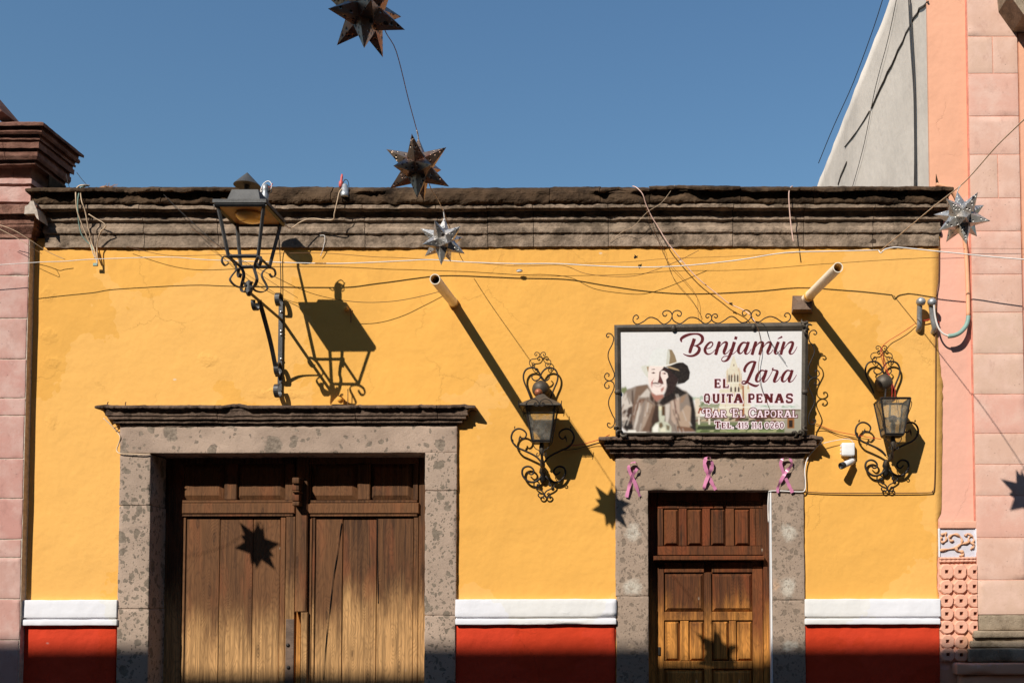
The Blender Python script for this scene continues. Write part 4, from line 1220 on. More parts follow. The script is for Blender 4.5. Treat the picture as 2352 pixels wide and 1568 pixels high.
for zc_, s_ in ((z1_, 1), (z0_, -1), (at(645, 850, .02).z, 0)):
    c = Vector((wb.x, -.066, zc_ - (.0 if s_ else 0)))
    pts = [Vector((wb.x, -.018, zc_ - s_ * .02))] + [c + Vector((0, math.cos(math.radians(a)) * .05, (s_ or 1) * math.sin(math.radians(a)) * .05)) for a in range(0, 285, 19)]
    MB().tube(pts, .01, flat=(.018, .004, (1, 0, 0))).build('bar_curl', BRACKET, sl_)
for v in (716, 760, 768, 824, 876):
    p = at(645.6, v, .024)
    MB().lathe([(.006, 0), (.010, .003), (.009, .007), (.004, .008)], (p.x, -.022, p.z), (0, -1, 0), 10).build('bolt', m_BOLT if 'm_BOLT' in globals() else globals().setdefault('m_BOLT', m_plain('bright_bolt', (.6, .58, .55), .3, .8)), sl_, smooth=True)
# photocell and its tangle of leads
pc_ = at(609, 446, .62)
MB().lathe([(.022, -.06), (.026, -.05), (.026, .0), (.020, .012), (.024, .03), (.022, .06), (.008, .075)], pc_, n=14).build('photocell', GALV, sl_, smooth=True)
for k, (m_, pts) in enumerate(((W_WHITE, [(598, 441), (604, 424), (616, 416), (624, 424), (622, 436)]), (W_RED, [(601, 434), (610, 428), (620, 430), (626, 422)]), (W_BLACK, [(604, 440), (612, 424), (620, 434), (614, 444), (624, 440), (618, 426)]), (W_WHITE, [(588, 437), (596, 442), (604, 438), (606, 446)]))):
    rod(sl_, 'photocell_lead', m_, [at(u, v, .62) for u, v in pts], .0035)

# ------------------------------------------------------------------ the framed sign over the small door
SGP = lambda v: .168 - .045 * (v - 742) / 256
sg = thing('framed_sign', 'dark-framed printed sign with a man in a hat and the name Benjamín Lara', 'sign', at(1634, 999, .13))
sg['label'] = 'dark-framed printed bar sign with a portrait of a man in a hat'
def sat(u, v, lift=0.0): return at(u, v, SGP(v) + lift)
c4 = [(1424.5, 760.5), (1842.5, 758), (1840, 993), (1427, 993)]
o4 = [(1410.8, 746), (1857, 739.5), (1853, 999), (1413.5, 1000)]
for i, nm_ in enumerate(('frame_bar', 'frame_bar', 'frame_bar', 'frame_bar')):
    j = (i + 1) % 4
    V = [sat(*o4[i], .012), sat(*o4[j], .012), sat(*c4[j], .012), sat(*c4[i], .012)]
    mo = [(V[0] + V[3]) / 2 + Vector((0, -.012, 0)), (V[1] + V[2]) / 2 + Vector((0, -.012, 0))]
    Bk = [p + Vector((0, .045, 0)) for p in V]
    MB().add(V + mo + Bk, [(0, 1, 5, 4), (4, 5, 2, 3), (0, 6, 7, 1), (3, 2, 8, 9), (0, 4, 3, 9, 6), (1, 7, 8, 2, 5), (6, 9, 8, 7)]).build(nm_, BRONZE, sg)
# rings on the frame
for (u, v, r_) in ((1547, 753, .028), (1731, 750.5, .026), (1419, 900, .028), (1848.5, 900, .028)):
    MB().ball(sat(u, v, .016), r_, 12, (.8 if v < 800 else 1.0, .7, 1.0 if v < 800 else .8)).build('frame_collar', BRONZE, sg, smooth=True)
# bent leaf ornaments at the corners
rl = random.Random(4)
for (u, v) in ((1851, 746), (1858, 752), (1849, 738), (1854, 764), (1422, 995), (1434, 997), (1416, 985), (1838, 994), (1822, 996), (1852, 985)):
    c = sat(u, v, .03)
    q = []
    a0 = rl.uniform(0, 6.28)
    for i in range(8):
        t = i / 7
        an = a0 + t * 4.2
        q.append(c + Vector((math.cos(an) * .032 * (1 - .6 * t), -.012 * math.sin(t * 3), math.sin(an) * .026 * (1 - .6 * t))))
    MB().tube(q, [.004 + .008 * math.sin(t / 7 * math.pi) for t in range(8)], 6).build('corner_leaf', BRONZE, sg, smooth=True)
# thin scroll wire round the frame
C5 = (1339.8, 689.0, .2604)
sp = lambda pts: [sat(C5[0] + x * C5[2], C5[1] + y * C5[2], .01) for x, y in pts]
t1 = [(470, 170), (488, 152), (470, 132), (446, 145), (438, 175), (450, 200), (480, 213), (530, 190), (570, 160), (605, 153), (650, 170), (690, 205), (720, 212), (765, 182), (783, 140), (770, 105), (735, 92), (703, 108), (705, 135), (725, 143), (738, 126)]
h2 = [(828, 126), (841, 143), (861, 135), (863, 108), (831, 92), (796, 105), (783, 140), (795, 180), (845, 208), (880, 195), (925, 160), (965, 153), (1010, 165), (1060, 203), (1090, 206), (1125, 182), (1132, 150), (1116, 126), (1090, 125), (1080, 145), (1095, 158), (1110, 146)]
h3 = [(1154, 146), (1169, 158), (1184, 145), (1174, 125), (1148, 126), (1132, 150), (1140, 185), (1190, 205), (1240, 182), (1290, 148), (1330, 150), (1380, 190), (1410, 199), (1455, 182), (1481, 140), (1470, 105), (1440, 88), (1406, 102), (1405, 128), (1425, 138), (1440, 122)]
h4 = [(1522, 122), (1537, 138), (1557, 128), (1556, 102), (1522, 88), (1492, 105), (1481, 140), (1500, 182), (1545, 196), (1600, 160), (1650, 145), (1700, 160), (1750, 192), (1780, 196), (1815, 180), (1828, 145), (1812, 118), (1785, 118), (1775, 138), (1792, 150)]
l1 = [(228, 318), (216, 330), (204, 314), (215, 295), (245, 300), (268, 335), (255, 390), (225, 450), (220, 510), (250, 590), (274, 650), (265, 690), (235, 712), (200, 700), (187, 670), (205, 645), (228, 655), (222, 675)]
l2 = [(222, 749), (228, 769), (205, 779), (187, 754), (200, 724), (235, 712), (265, 730), (272, 762), (262, 800), (228, 870), (225, 930), (255, 1010), (276, 1050), (270, 1100), (240, 1125), (215, 1110), (215, 1085), (240, 1090)]
for t_ in (t1, h2, h3, h4, l1, l2):
    rod(sg, 'scroll_wire', IRON, sp(t_), .0048)
C8 = (1760.9, 719.7, .20515)
sp8 = lambda pts: [sat(C8[0] + x * C8[2], C8[1] + y * C8[2], .01) for x, y in pts]
r1 = [(525, 225), (542, 238), (562, 220), (540, 190), (500, 195), (476, 235), (478, 310), (520, 360), (535, 430), (510, 500), (472, 590), (470, 670), (510, 715), (560, 710), (590, 680), (575, 640), (545, 640), (548, 662)]
r2 = [(548, 770), (535, 790), (565, 802), (590, 770), (570, 730), (520, 720), (475, 755), (467, 810), (510, 910), (535, 990), (510, 1060), (480, 1120), (470, 1180), (480, 1230), (520, 1240), (550, 1210), (540, 1185), (515, 1190)]
for t_ in (r1, r2):
    rod(sg, 'scroll_wire', IRON, sp8(t_), .0048)
# --- the printed face: drawn on a fine grid of flat cells
import numpy as np
PU0, PU1, PV0, PV1, PK = 1424.0, 1843.0, 757.5, 994.0, 4
CW, CH = int((PU1 - PU0) * PK), int((PV1 - PV0) * PK)
canvas = np.zeros((CH, CW, 3))
def fill(pts, c):
    """even-odd fill of a polygon given in frame pixels"""
    X = np.array([(p[0] - PU0) * PK for p in pts]); Y = np.array([(p[1] - PV0) * PK for p in pts])
    y0, y1 = max(0, int(Y.min())), min(CH - 1, int(Y.max()) + 1)
    x0, x1 = max(0, int(X.min())), min(CW - 1, int(X.max()) + 1)
    if y1 < y0 or x1 < x0: return
    gy, gx_ = np.mgrid[y0:y1 + 1, x0:x1 + 1] + .5
    ins = np.zeros(gy.shape, bool)
    for i in range(len(X)):
        xa, ya, xb_, yb_2 = X[i], Y[i], X[i - 1], Y[i - 1]
        if ya == yb_2: continue
        ins ^= ((ya > gy) != (yb_2 > gy)) & (gx_ < (xb_ - xa) * (gy - ya) / (yb_2 - ya) + xa)
    canvas[y0:y1 + 1, x0:x1 + 1][ins] = c
def poly(pts, c, crop):
    x0, y0, k = crop
    fill([(x0 + x * k, y0 + y * k) for x, y in pts], c)
def stroke(pts, c, crop, extra=0.0, step=0, k=5, wmul=1.0, smooth=True):
    """ribbon of varying width: (x, y, width)"""
    x0, y0, s_ = crop
    P = smooth_path([Vector(p) for p in pts], k) if smooth and len(pts) > 2 else [Vector(p) for p in pts]
    L_, R2 = [], []
    n = len(P)
    for i, p in enumerate(P):
        t = Vector((P[min(i + 1, n - 1)].x - P[max(i - 1, 0)].x, P[min(i + 1, n - 1)].y - P[max(i - 1, 0)].y, 0))
        if t.length < 1e-6: t = Vector((1, 0, 0))
        t.normalize()
        e = -extra if i == 0 else (extra if i == n - 1 else 0)
        h = max(p.z, 1) * wmul / 2 + extra
        L_.append((p.x - t.y * h + t.x * e, p.y + t.x * h + t.y * e)); R2.append((p.x + t.y * h + t.x * e, p.y - t.x * h + t.y * e))
    F = lambda q: (x0 + q[0] * s_, y0 + q[1] * s_)
    for i in range(n - 1): fill([F(L_[i]), F(L_[i + 1]), F(R2[i + 1]), F(R2[i])], c)
    for i in range(1, n - 1):
        r_ = max(P[i].z, 1) * wmul / 2 + extra
        if n < 12 or i % 2 == 0: fill([F((P[i].x + r_ * math.cos(a_), P[i].y + r_ * math.sin(a_))) for a_ in [j * .7854 for j in range(8)]], c)
def blur(u0, u1, v0, v1, r):
    """soften a part of the print like an enlarged photograph"""
    x0, x1, y0, y1 = [int(q) for q in ((u0 - PU0) * PK, (u1 - PU0) * PK, (v0 - PV0) * PK, (v1 - PV0) * PK)]
    x0, y0, x1, y1 = max(0, x0), max(0, y0), min(CW, x1), min(CH, y1)
    sub = canvas[y0:y1, x0:x1].copy()
    for _ in range(2):
        for ax in (0, 1):
            acc = np.zeros_like(sub)
            for d in range(-r, r + 1):
                idx = np.clip(np.arange(sub.shape[ax]) + d, 0, sub.shape[ax] - 1)
                acc += np.take(sub, idx, ax)
            sub = acc / (2 * r + 1)
    canvas[y0:y1, x0:x1] = sub
CS, CP, CN, CT = (1393.4, 735.0, .20833), (1408.7, 765.6, .15137), (1554.2, 758.0, .1237), (1592.4, 811.5, .1221)
IM = (0, 0, 1)
BGC = rgb(226, 222, 218)
poly([(1425, 761), (1842, 758.5), (1840, 992.5), (1427.5, 992.5)], BGC, IM)
rp = random.Random(8)
# far trees, town and square
def blobrow(x0, x1, yb_, h, cols, n, crop):
    for i in range(n):
        x = x0 + (x1 - x0) * (i + rp.random()) / n
        w_ = (x1 - x0) / n * rp.uniform(.8, 1.6); hh_ = h * rp.uniform(.5, 1)
        y = yb_ - rp.random() * h * .5
        poly([(x - w_, y), (x - w_ * .8, y - hh_ * .7), (x, y - hh_), (x + w_ * .7, y - hh_ * .6), (x + w_, y)], rp.choice(cols), crop)
blobrow(960, 1160, 890, 50, [rgb(176, 190, 170), rgb(150, 166, 140)], 10, CS)
blobrow(1640, 2120, 965, 34, [rgb(160, 178, 158), rgb(190, 200, 186), rgb(214, 212, 204)], 22, CS)
poly([(975, 860), (1025, 860), (1030, 1060), (975, 1060)], rgb(224, 208, 186), CS)
poly([(1030, 890), (1240, 930), (1240, 1000), (1030, 1000)], rgb(170, 168, 146), CS)
blobrow(1030, 1250, 960, 40, [rgb(112, 126, 92), rgb(146, 150, 120)], 12, CS)
blobrow(1010, 1240, 1030, 55, [rgb(176, 96, 50), rgb(150, 70, 40), rgb(214, 184, 150), rgb(236, 226, 214)], 16, CS)
# church tower of pale stone with lancets
TW, TWD, TWL = rgb(222, 212, 188), rgb(196, 160, 122), rgb(236, 230, 214)
poly([(1395, 395), (1405, 395), (1445, 520), (1480, 560), (1490, 700), (1580, 740), (1590, 1000), (1580, 1080), (1250, 1080), (1240, 770), (1300, 740), (1320, 690), (1316, 560), (1355, 520)], TW, CS)
for sx_, h_ in ((1275, 600), (1330, 500), (1466, 480), (1486, 540), (1560, 620)):
    poly([(sx_ - 9, 760), (sx_, h_), (sx_ + 9, 760)], TWL if sx_ % 2 else TWD, CS)
for i in range(26):
    x, y = rp.uniform(1300, 1480), rp.uniform(520, 1000)
    poly([(x, y), (x + 5, y - 4), (x + 6, y + rp.uniform(20, 60)), (x + 1, y + 30)], rp.choice([TWD, rgb(190, 120, 80), TWL]), CS)
for x in (1350, 1376, 1412, 1444):
    poly([(x - 8, 680), (x - 8, 615), (x, 592), (x + 8, 615), (x + 8, 680)], rgb(66, 34, 26), CS)
for x in (1372, 1418, 1455):
    poly([(x - 9, 790), (x - 9, 748), (x, 728), (x + 9, 748), (x + 9, 790)], rgb(56, 30, 26), CS)
poly([(1396, 500), (1402, 478), (1408, 500), (1402, 512)], rgb(90, 40, 30), CS)
poly([(1495, 720), (1512, 720), (1520, 1080), (1500, 1080)], rgb(160, 90, 44), CS)
poly([(1300, 690), (1480, 684), (1480, 692), (1300, 698)], TWL, CS)
poly([(1245, 955), (1590, 950), (1590, 962), (1245, 966)], TWL, CS)
# square, hedges and the house on the right
poly([(985, 1060), (2140, 1050), (2140, 1240), (985, 1240)], rgb(150, 142, 120), CS)
poly([(1650, 985), (2140, 980), (2140, 1100), (1650, 1100)], rgb(120, 108, 86), CS)
blobrow(1640, 2000, 1100, 70, [rgb(58, 46, 34), rgb(84, 72, 50), rgb(100, 60, 40), rgb(40, 36, 28)], 18, CS)
poly([(1935, 1000), (2135, 1000), (2135, 1220), (1935, 1220)], rgb(156, 150, 132), CS)
poly([(1990, 1080), (2068, 1080), (2068, 1190), (1990, 1190)], rgb(150, 96, 50), CS)
poly([(2008, 1100), (2050, 1100), (2050, 1180), (2008, 1180)], rgb(40, 26, 18), CS)
blobrow(1000, 1930, 1120, 36, [rgb(66, 62, 40), rgb(110, 60, 44), rgb(90, 96, 60), rgb(190, 170, 140)], 26, CS)
poly([(985, 1130), (1960, 1120), (1960, 1240), (985, 1240)], rgb(112, 120, 82), CS)
poly([(1010, 1165), (1900, 1150), (1950, 1195), (990, 1205)], rgb(52, 58, 36), CS)
blobrow(990, 1940, 1236, 26, [rgb(134, 146, 96), rgb(84, 96, 54), rgb(160, 160, 116)], 26, CS)
for x in (1018, 1132):
    poly([(x - 10, 1150), (x - 9, 1065), (x + 9, 1065), (x + 11, 1150)], rgb(226, 214, 196), CS)
# portrait: a smiling man in a pale hat, leaning on a table
SH, SHL, SHD, BLK = rgb(140, 124, 112), rgb(204, 192, 180), rgb(66, 46, 36), rgb(22, 12, 9)
blobrow(128, 240, 930, 90, [rgb(120, 128, 84), rgb(90, 100, 60)], 5, CP)
poly([(128, 1000), (165, 900), (215, 850), (350, 795), (520, 768), (600, 900), (800, 960), (962, 795), (1040, 850), (1110, 872), (1200, 965), (1240, 1180), (1258, 1490), (220, 1500), (130, 1420)], SH, CP)
poly([(128, 1000), (200, 890), (290, 1090), (280, 1200), (128, 1180)], SHL, CP)
for q, c in (([(350, 800), (520, 770), (540, 880), (400, 960), (300, 1100), (330, 900)], rgb(120, 94, 76)), ([(395, 965), (520, 830), (560, 890), (545, 965)], SHL),
             ([(300, 1090), (400, 1000), (490, 985), (430, 1080), (300, 1330)], rgb(112, 78, 58)), ([(280, 870), (300, 850), (310, 1080), (285, 1060)], SHD), ([(195, 900), (215, 930), (260, 1060), (250, 1080)], SHD),
             ([(130, 1400), (130, 1320), (200, 1310), (290, 1330), (300, 1450), (240, 1500)], BLK), ([(150, 1180), (250, 1110), (290, 1100), (290, 1330), (215, 1270)], rgb(60, 38, 28)), ([(135, 1270), (215, 1260), (220, 1300), (140, 1330)], SHL),
             ([(490, 990), (640, 1090), (560, 1480), (440, 1480), (520, 1200)], rgb(112, 84, 66)), ([(500, 1010), (600, 1080), (560, 1200), (480, 1400), (420, 1480), (470, 1200)], rgb(168, 146, 128)),
             ([(360, 1180), (440, 1040), (420, 1180), (330, 1460), (310, 1430)], SHL), ([(640, 1090), (760, 1090), (800, 1480), (545, 1480), (600, 1240)], rgb(58, 38, 28)), ([(560, 890), (600, 960), (690, 1060), (650, 1095), (560, 1000)], SHD),
             ([(790, 1080), (860, 1060), (850, 1260), (800, 1480)], SHL), ([(870, 1000), (1000, 950), (1010, 1200), (940, 1400), (880, 1300)], rgb(186, 160, 142)), ([(915, 980), (930, 975), (965, 1200), (945, 1230)], rgb(76, 34, 28)),
             ([(1030, 960), (1110, 930), (1060, 1040), (1010, 1060)], rgb(150, 120, 96)), ([(1010, 1200), (1110, 1080), (1190, 1120), (1170, 1420), (960, 1400)], rgb(176, 150, 128)), ([(1130, 900), (1205, 965), (1250, 1200), (1258, 1490), (1165, 1420), (1180, 1140)], BLK),
             ([(960, 1400), (1165, 1420), (1250, 1490), (960, 1490)], rgb(120, 84, 62)), ([(960, 795), (1060, 870), (1130, 900), (1010, 960), (880, 1020), (760, 1090), (690, 1060), (760, 960), (840, 900)], BLK)):
    poly(q, c, CP)
for i in range(70):
    x, y = rp.uniform(140, 1180), rp.uniform(900, 1460)
    if 580 < x < 900 and y > 1080: continue
    sl2 = (x - 640) / 900
    L2 = rp.uniform(60, 190); w2 = rp.uniform(6, 16)
    poly([(x, y), (x + w2, y), (x + w2 + sl2 * L2 * .8, y + L2), (x + sl2 * L2 * .8, y + L2)], rp.choice([SHL, SHL, rgb(120, 92, 74), SHD, rgb(166, 140, 122), rgb(100, 70, 52)]), CP)
blur(1408, 1604, 880, 996, 2)
SK, SKS = rgb(238, 220, 210), rgb(40, 20, 18)
poly([(570, 880), (650, 935), (760, 920), (760, 970), (655, 1032), (600, 960)], rgb(170, 112, 96), CP)
poly([(532, 500), (620, 488), (770, 500), (840, 560), (850, 680), (820, 800), (790, 880), (720, 925), (650, 934), (595, 900), (545, 810), (526, 650)], SK, CP)
poly([(770, 500), (860, 540), (960, 560), (985, 700), (960, 790), (900, 900), (800, 960), (760, 940), (790, 880), (812, 800), (800, 700), (835, 660), (820, 600), (760, 560), (705, 575), (740, 545)], SKS, CP)
poly([(700, 580), (722, 570), (718, 640), (752, 720), (765, 765), (735, 775), (700, 752), (672, 742), (690, 690)], rgb(96, 48, 44), CP)
for q, c in (([(575, 545), (625, 535), (640, 548), (590, 552)], rgb(96, 70, 62)), ([(735, 555), (800, 540), (820, 560), (760, 566)], rgb(60, 30, 28)), ([(576, 598), (612, 582), (642, 600), (610, 610)], rgb(80, 44, 40)),
             ([(730, 605), (775, 590), (810, 610), (770, 622)], rgb(200, 160, 150)), ([(765, 596), (792, 596), (800, 615), (775, 618)], rgb(50, 24, 22)), ([(575, 740), (626, 672), (600, 730), (585, 830), (576, 800)], rgb(176, 92, 88)),
             ([(590, 745), (650, 738), (700, 755), (690, 772), (640, 762), (600, 765)], rgb(120, 100, 96)), ([(600, 772), (660, 790), (735, 780), (720, 800), (650, 806)], rgb(140, 60, 58)), ([(620, 778), (660, 790), (715, 782), (700, 796), (650, 798)], rgb(246, 236, 228)),
             ([(720, 840), (775, 800), (765, 850), (730, 895)], rgb(176, 110, 96))):
    poly(q, c, CP)
# hat
poly([(520, 480), (545, 380), (600, 270), (680, 215), (760, 235), (830, 235), (890, 250), (935, 330), (965, 430), (900, 470), (780, 495), (640, 495)], rgb(226, 225, 219), CP)
poly([(830, 238), (890, 250), (935, 330), (965, 430), (905, 455), (840, 470), (850, 330)], rgb(140, 118, 88), CP)
poly([(826, 240), (852, 250), (862, 340), (846, 468), (800, 480), (812, 330)], rgb(204, 202, 188), CP)
poly([(420, 500), (480, 482), (560, 485), (540, 520), (530, 590), (525, 680), (480, 620), (440, 560)], rgb(214, 212, 198), CP)
poly([(508, 505), (540, 500), (530, 590), (522, 570)], rgb(160, 128, 96), CP)
poly([(780, 497), (860, 470), (960, 440), (1060, 440), (1130, 490), (1165, 590), (1150, 690), (1080, 750), (970, 775), (985, 690), (900, 600), (830, 520)], rgb(22, 12, 9), CP)
poly([(800, 496), (870, 505), (980, 540), (1010, 568), (930, 550), (840, 520)], rgb(176, 148, 112), CP)
poly([(540, 486), (640, 490), (780, 492), (860, 466), (960, 436), (1040, 434), (960, 448), (870, 484), (790, 502), (640, 502)], rgb(240, 234, 222), CP)
# bottle and things on the table
poly([(205, 1500), (230, 1460), (345, 1462), (350, 1495), (500, 1490), (500, 1510), (210, 1512)], rgb(232, 226, 214), CP)
poly([(690, 1100), (785, 1095), (785, 1240), (775, 1330), (830, 1350), (880, 1410), (880, 1500), (590, 1500), (590, 1430), (640, 1360), (700, 1335), (690, 1240)], rgb(196, 196, 174), CP)
for q, c in (([(735, 1100), (785, 1098), (785, 1245), (735, 1245)], rgb(78, 52, 24)), ([(690, 1102), (735, 1100), (735, 1160), (690, 1162)], rgb(224, 214, 180)), ([(600, 1430), (650, 1370), (690, 1380), (680, 1490), (605, 1495)], rgb(238, 234, 222)),
             ([(700, 1350), (740, 1345), (760, 1400), (720, 1440), (690, 1410)], rgb(110, 92, 66)), ([(800, 1380), (860, 1400), (850, 1470), (810, 1460)], rgb(120, 108, 84)), ([(715, 1440), (790, 1420), (800, 1490), (715, 1490)], rgb(222, 216, 190))):
    poly(q, c, CP)
blur(1420, 1845, 755, 996, 3)
blur(1420, 1602, 880, 996, 5)
# --- lettering: brush script
MAR, OUT = rgb(88, 10, 18), rgb(240, 220, 224)
script = [
 [(330, 160, 62), (300, 250, 62), (265, 340, 60), (245, 415, 55)],
 [(95, 222, 20), (82, 170, 45), (140, 120, 55), (240, 82, 45), (340, 72, 30), (420, 82, 40), (475, 130, 55), (475, 200, 55), (430, 255, 40), (370, 285, 22), (320, 290, 14)],
 [(345, 288, 16), (410, 320, 45), (420, 370, 55), (385, 430, 55), (310, 475, 40), (230, 480, 32), (160, 460, 18), (125, 437, 10)],
 [(560, 345, 16), (620, 330, 18), (668, 275, 20), (660, 230, 22), (610, 235, 36), (550, 300, 45), (525, 370, 52), (550, 430, 40), (600, 448, 24), (660, 420, 12), (730, 350, 9), (760, 320, 9)],
 [(795, 220, 58), (760, 330, 58), (725, 455, 56)], [(745, 385, 10), (830, 270, 14), (890, 226, 30), (930, 240, 48), (910, 320, 58), (880, 400, 55), (890, 446, 26), (940, 420, 12), (1000, 350, 9)],
 [(1072, 220, 58), (1040, 330, 58), (1000, 440, 58), (950, 540, 48), (890, 578, 26), (845, 570, 16), (838, 530, 12), (880, 490, 12), (960, 480, 10), (1050, 440, 10), (1120, 375, 9)], [(1106, 122, 50), (1090, 175, 50)],
 [(1300, 240, 20), (1230, 235, 34), (1170, 300, 50), (1145, 380, 54), (1165, 430, 36), (1210, 420, 16), (1270, 330, 12), (1310, 250, 12)], [(1335, 218, 50), (1305, 310, 56), (1275, 400, 54), (1285, 446, 26), (1340, 420, 12), (1385, 350, 9)],
 [(1472, 218, 55), (1435, 330, 56), (1400, 455, 54)], [(1420, 385, 10), (1490, 280, 14), (1550, 228, 30), (1600, 240, 46), (1575, 330, 56), (1540, 455, 54)], [(1560, 395, 10), (1640, 275, 14), (1700, 228, 30), (1745, 240, 46), (1725, 320, 56), (1690, 400, 54), (1700, 446, 24), (1750, 420, 12), (1790, 360, 9)],
 [(1888, 218, 52), (1850, 320, 56), (1825, 400, 52), (1840, 446, 24), (1880, 425, 12), (1915, 380, 9)], [(1876, 164, 12), (1958, 124, 34)],
 [(1997, 218, 52), (1960, 340, 54), (1935, 452, 50)], [(1955, 395, 10), (2040, 280, 14), (2100, 228, 28), (2155, 235, 46), (2135, 320, 54), (2100, 400, 52), (2110, 445, 24), (2160, 430, 14), (2210, 360, 10), (2235, 305, 7)],
 [(1275, 775, 34), (1258, 735, 46), (1300, 650, 46), (1370, 595, 36), (1440, 585, 28), (1475, 598, 24)],
 [(1455, 592, 50), (1420, 700, 56), (1370, 820, 56), (1320, 930, 52), (1280, 985, 36), (1230, 995, 22), (1212, 970, 18), (1240, 945, 20), (1300, 960, 26), (1390, 1010, 40), (1470, 1035, 40), (1530, 1010, 12)],
 [(1640, 762, 18), (1570, 750, 30), (1500, 830, 50), (1475, 920, 50), (1500, 955, 30), (1550, 930, 14), (1610, 840, 12), (1650, 760, 12)], [(1667, 740, 50), (1635, 840, 56), (1605, 930, 50), (1620, 963, 22), (1680, 920, 12), (1740, 830, 9), (1785, 735, 9)],
 [(1792, 700, 22), (1780, 735, 26), (1830, 745, 24), (1868, 770, 48), (1840, 860, 56), (1810, 940, 50), (1825, 963, 22), (1880, 930, 12), (1930, 860, 10)],
 [(2120, 762, 18), (2050, 750, 30), (1980, 830, 50), (1955, 920, 50), (1980, 955, 30), (2030, 930, 14), (2090, 840, 12), (2130, 760, 12)], [(2147, 740, 48), (2115, 840, 56), (2085, 930, 50), (2100, 963, 22), (2160, 930, 12), (2225, 830, 7)]]
for s_ in script: stroke(s_, OUT, CN, 8)
for s_ in script: stroke(s_, MAR, CN, 2)
# stroke capitals: unit box, y up; (points, weight)
SERIF = .16
def serifs(*pts): return [([(x - .17, y), (x + .17, y)], .14) for x, y in pts]
GL = {
 'E': [([(.22, .0), (.22, 1.0)], .26), ([(.05, .93), (.92, .93)], .15), ([(.22, .5), (.7, .5)], .15), ([(.05, .07), (.92, .07)], .15), ([(.86, .93), (.86, .7)], .13), ([(.86, .07), (.86, .3)], .13), ([(.68, .38), (.68, .62)], .12)],
 'L': [([(.28, .0), (.28, 1.0)], .26), ([(.08, .07), (.95, .07)], .15), ([(.88, .07), (.88, .34)], .13)] + serifs((.28, .93)),
 'Q': [([(.3, .07), (.16, .25), (.16, .75), (.3, .93), (.7, .93), (.84, .75), (.84, .25), (.7, .07), (.3, .07)], .22), ([(.5, .25), (.86, -.08)], .18)],
 'U': [([(.22, .95), (.22, .25), (.36, .08), (.64, .08), (.78, .25), (.78, .95)], .22)] + serifs((.22, .93), (.78, .93)),
 'I': [([(.5, 0), (.5, 1)], .36), ([(.15, .93), (.85, .93)], .15), ([(.15, .07), (.85, .07)], .15), ([(.3, .5), (.7, .5)], .16)],
 'T': [([(.5, 0), (.5, 1)], .27), ([(.05, .92), (.95, .92)], .17), ([(.1, .95), (.1, .68)], .13), ([(.9, .95), (.9, .68)], .13), ([(.28, .07), (.72, .07)], .15)],
 'A': [([(.16, .05), (.46, .95)], .2), ([(.84, .05), (.54, .95)], .26), ([(.3, .35), (.74, .35)], .13), ([(.0, .07), (.36, .07)], .15), ([(.62, .07), (1.0, .07)], .15), ([(.34, .94), (.66, .94)], .12)],
 'P': [([(.25, 0), (.25, 1)], .26), ([(.1, .93), (.68, .93), (.82, .8), (.82, .58), (.68, .45), (.3, .45)], .19), ([(.05, .07), (.5, .07)], .15)],
 'N': [([(.2, 0), (.2, 1)], .2), ([(.8, 0), (.8, 1)], .2), ([(.2, .93), (.8, .07)], .25)] + serifs((.2, .07), (.15, .93), (.82, .93)),
 'S': [([(.84, .72), (.8, .93), (.3, .93), (.18, .8), (.2, .6), (.78, .42), (.84, .2), (.72, .07), (.2, .07), (.16, .3)], .2)],
 'B': [([(.28, 0), (.28, 1)], .26), ([(.1, .94), (.66, .94), (.78, .82), (.76, .64), (.62, .53), (.3, .53)], .17), ([(.6, .53), (.84, .4), (.84, .18), (.68, .06), (.1, .06)], .19)],
 'R': [([(.25, 0), (.25, 1)], .25), ([(.08, .93), (.66, .93), (.78, .8), (.78, .62), (.64, .5), (.3, .5)], .17), ([(.5, .5), (.76, .08), (.98, .08)], .2), ([(.06, .07), (.46, .07)], .14)],
 'C': [([(.88, .66), (.84, .86), (.56, .95), (.28, .84), (.14, .5), (.26, .16), (.56, .05), (.84, .16), (.9, .3)], .2)],
 'O': [([(.5, .05), (.22, .16), (.12, .5), (.22, .84), (.5, .95), (.78, .84), (.88, .5), (.78, .16), (.5, .05)], .2)],
 '.': [([(.4, .06), (.6, .06)], .2)],
 '4': [([(.68, 0), (.68, 1)], .2), ([(.68, .98), (.1, .3), (.96, .3)], .12), ([(.5, .05), (.9, .05)], .1)],
 '1': [([(.55, 0), (.55, 1)], .32), ([(.15, .8), (.5, .95)], .16), ([(.2, .05), (.9, .05)], .12)],
 '5': [([(.82, .93), (.28, .93), (.24, .58), (.6, .62), (.84, .45), (.8, .18), (.5, .05), (.16, .16)], .17)],
 '0': [([(.5, .05), (.24, .18), (.16, .5), (.24, .82), (.5, .95), (.76, .82), (.84, .5), (.76, .18), (.5, .05)], .19)],
 '2': [([(.16, .72), (.3, .93), (.62, .95), (.82, .76), (.72, .52), (.2, .08), (.9, .08)], .17)],
 '6': [([(.8, .86), (.5, .95), (.22, .7), (.16, .35), (.32, .08), (.62, .06), (.84, .25), (.74, .5), (.46, .56), (.2, .38)], .17)],
}
def glyph(ch, x0, x1, y0, y1, c, extra=0.0, crop=CT, wm=1.0):
    for pts, wt in GL[ch]:
        q = [(x0 + (x1 - x0) * a, y1 - (y1 - y0) * b_, wt * min(x1 - x0, y1 - y0) * wm) for a, b_ in pts]
        stroke(q, c, crop, extra, smooth=len(pts) > 3 and ch in 'BPRCOS05264', k=3, step=.00003)
def line(items, y0, y1, passes):
    for c, ex, wm in passes:
        for (ch, a, b_, *yy) in items:
            glyph(ch, a, b_, yy[0] if yy else y0, y1, c, ex, wm=wm)
slab = [(OUT, 11, 1), (MAR, 0, 1)]
slab = [(OUT, 15, 1.3), (MAR, 0, 1.38)]
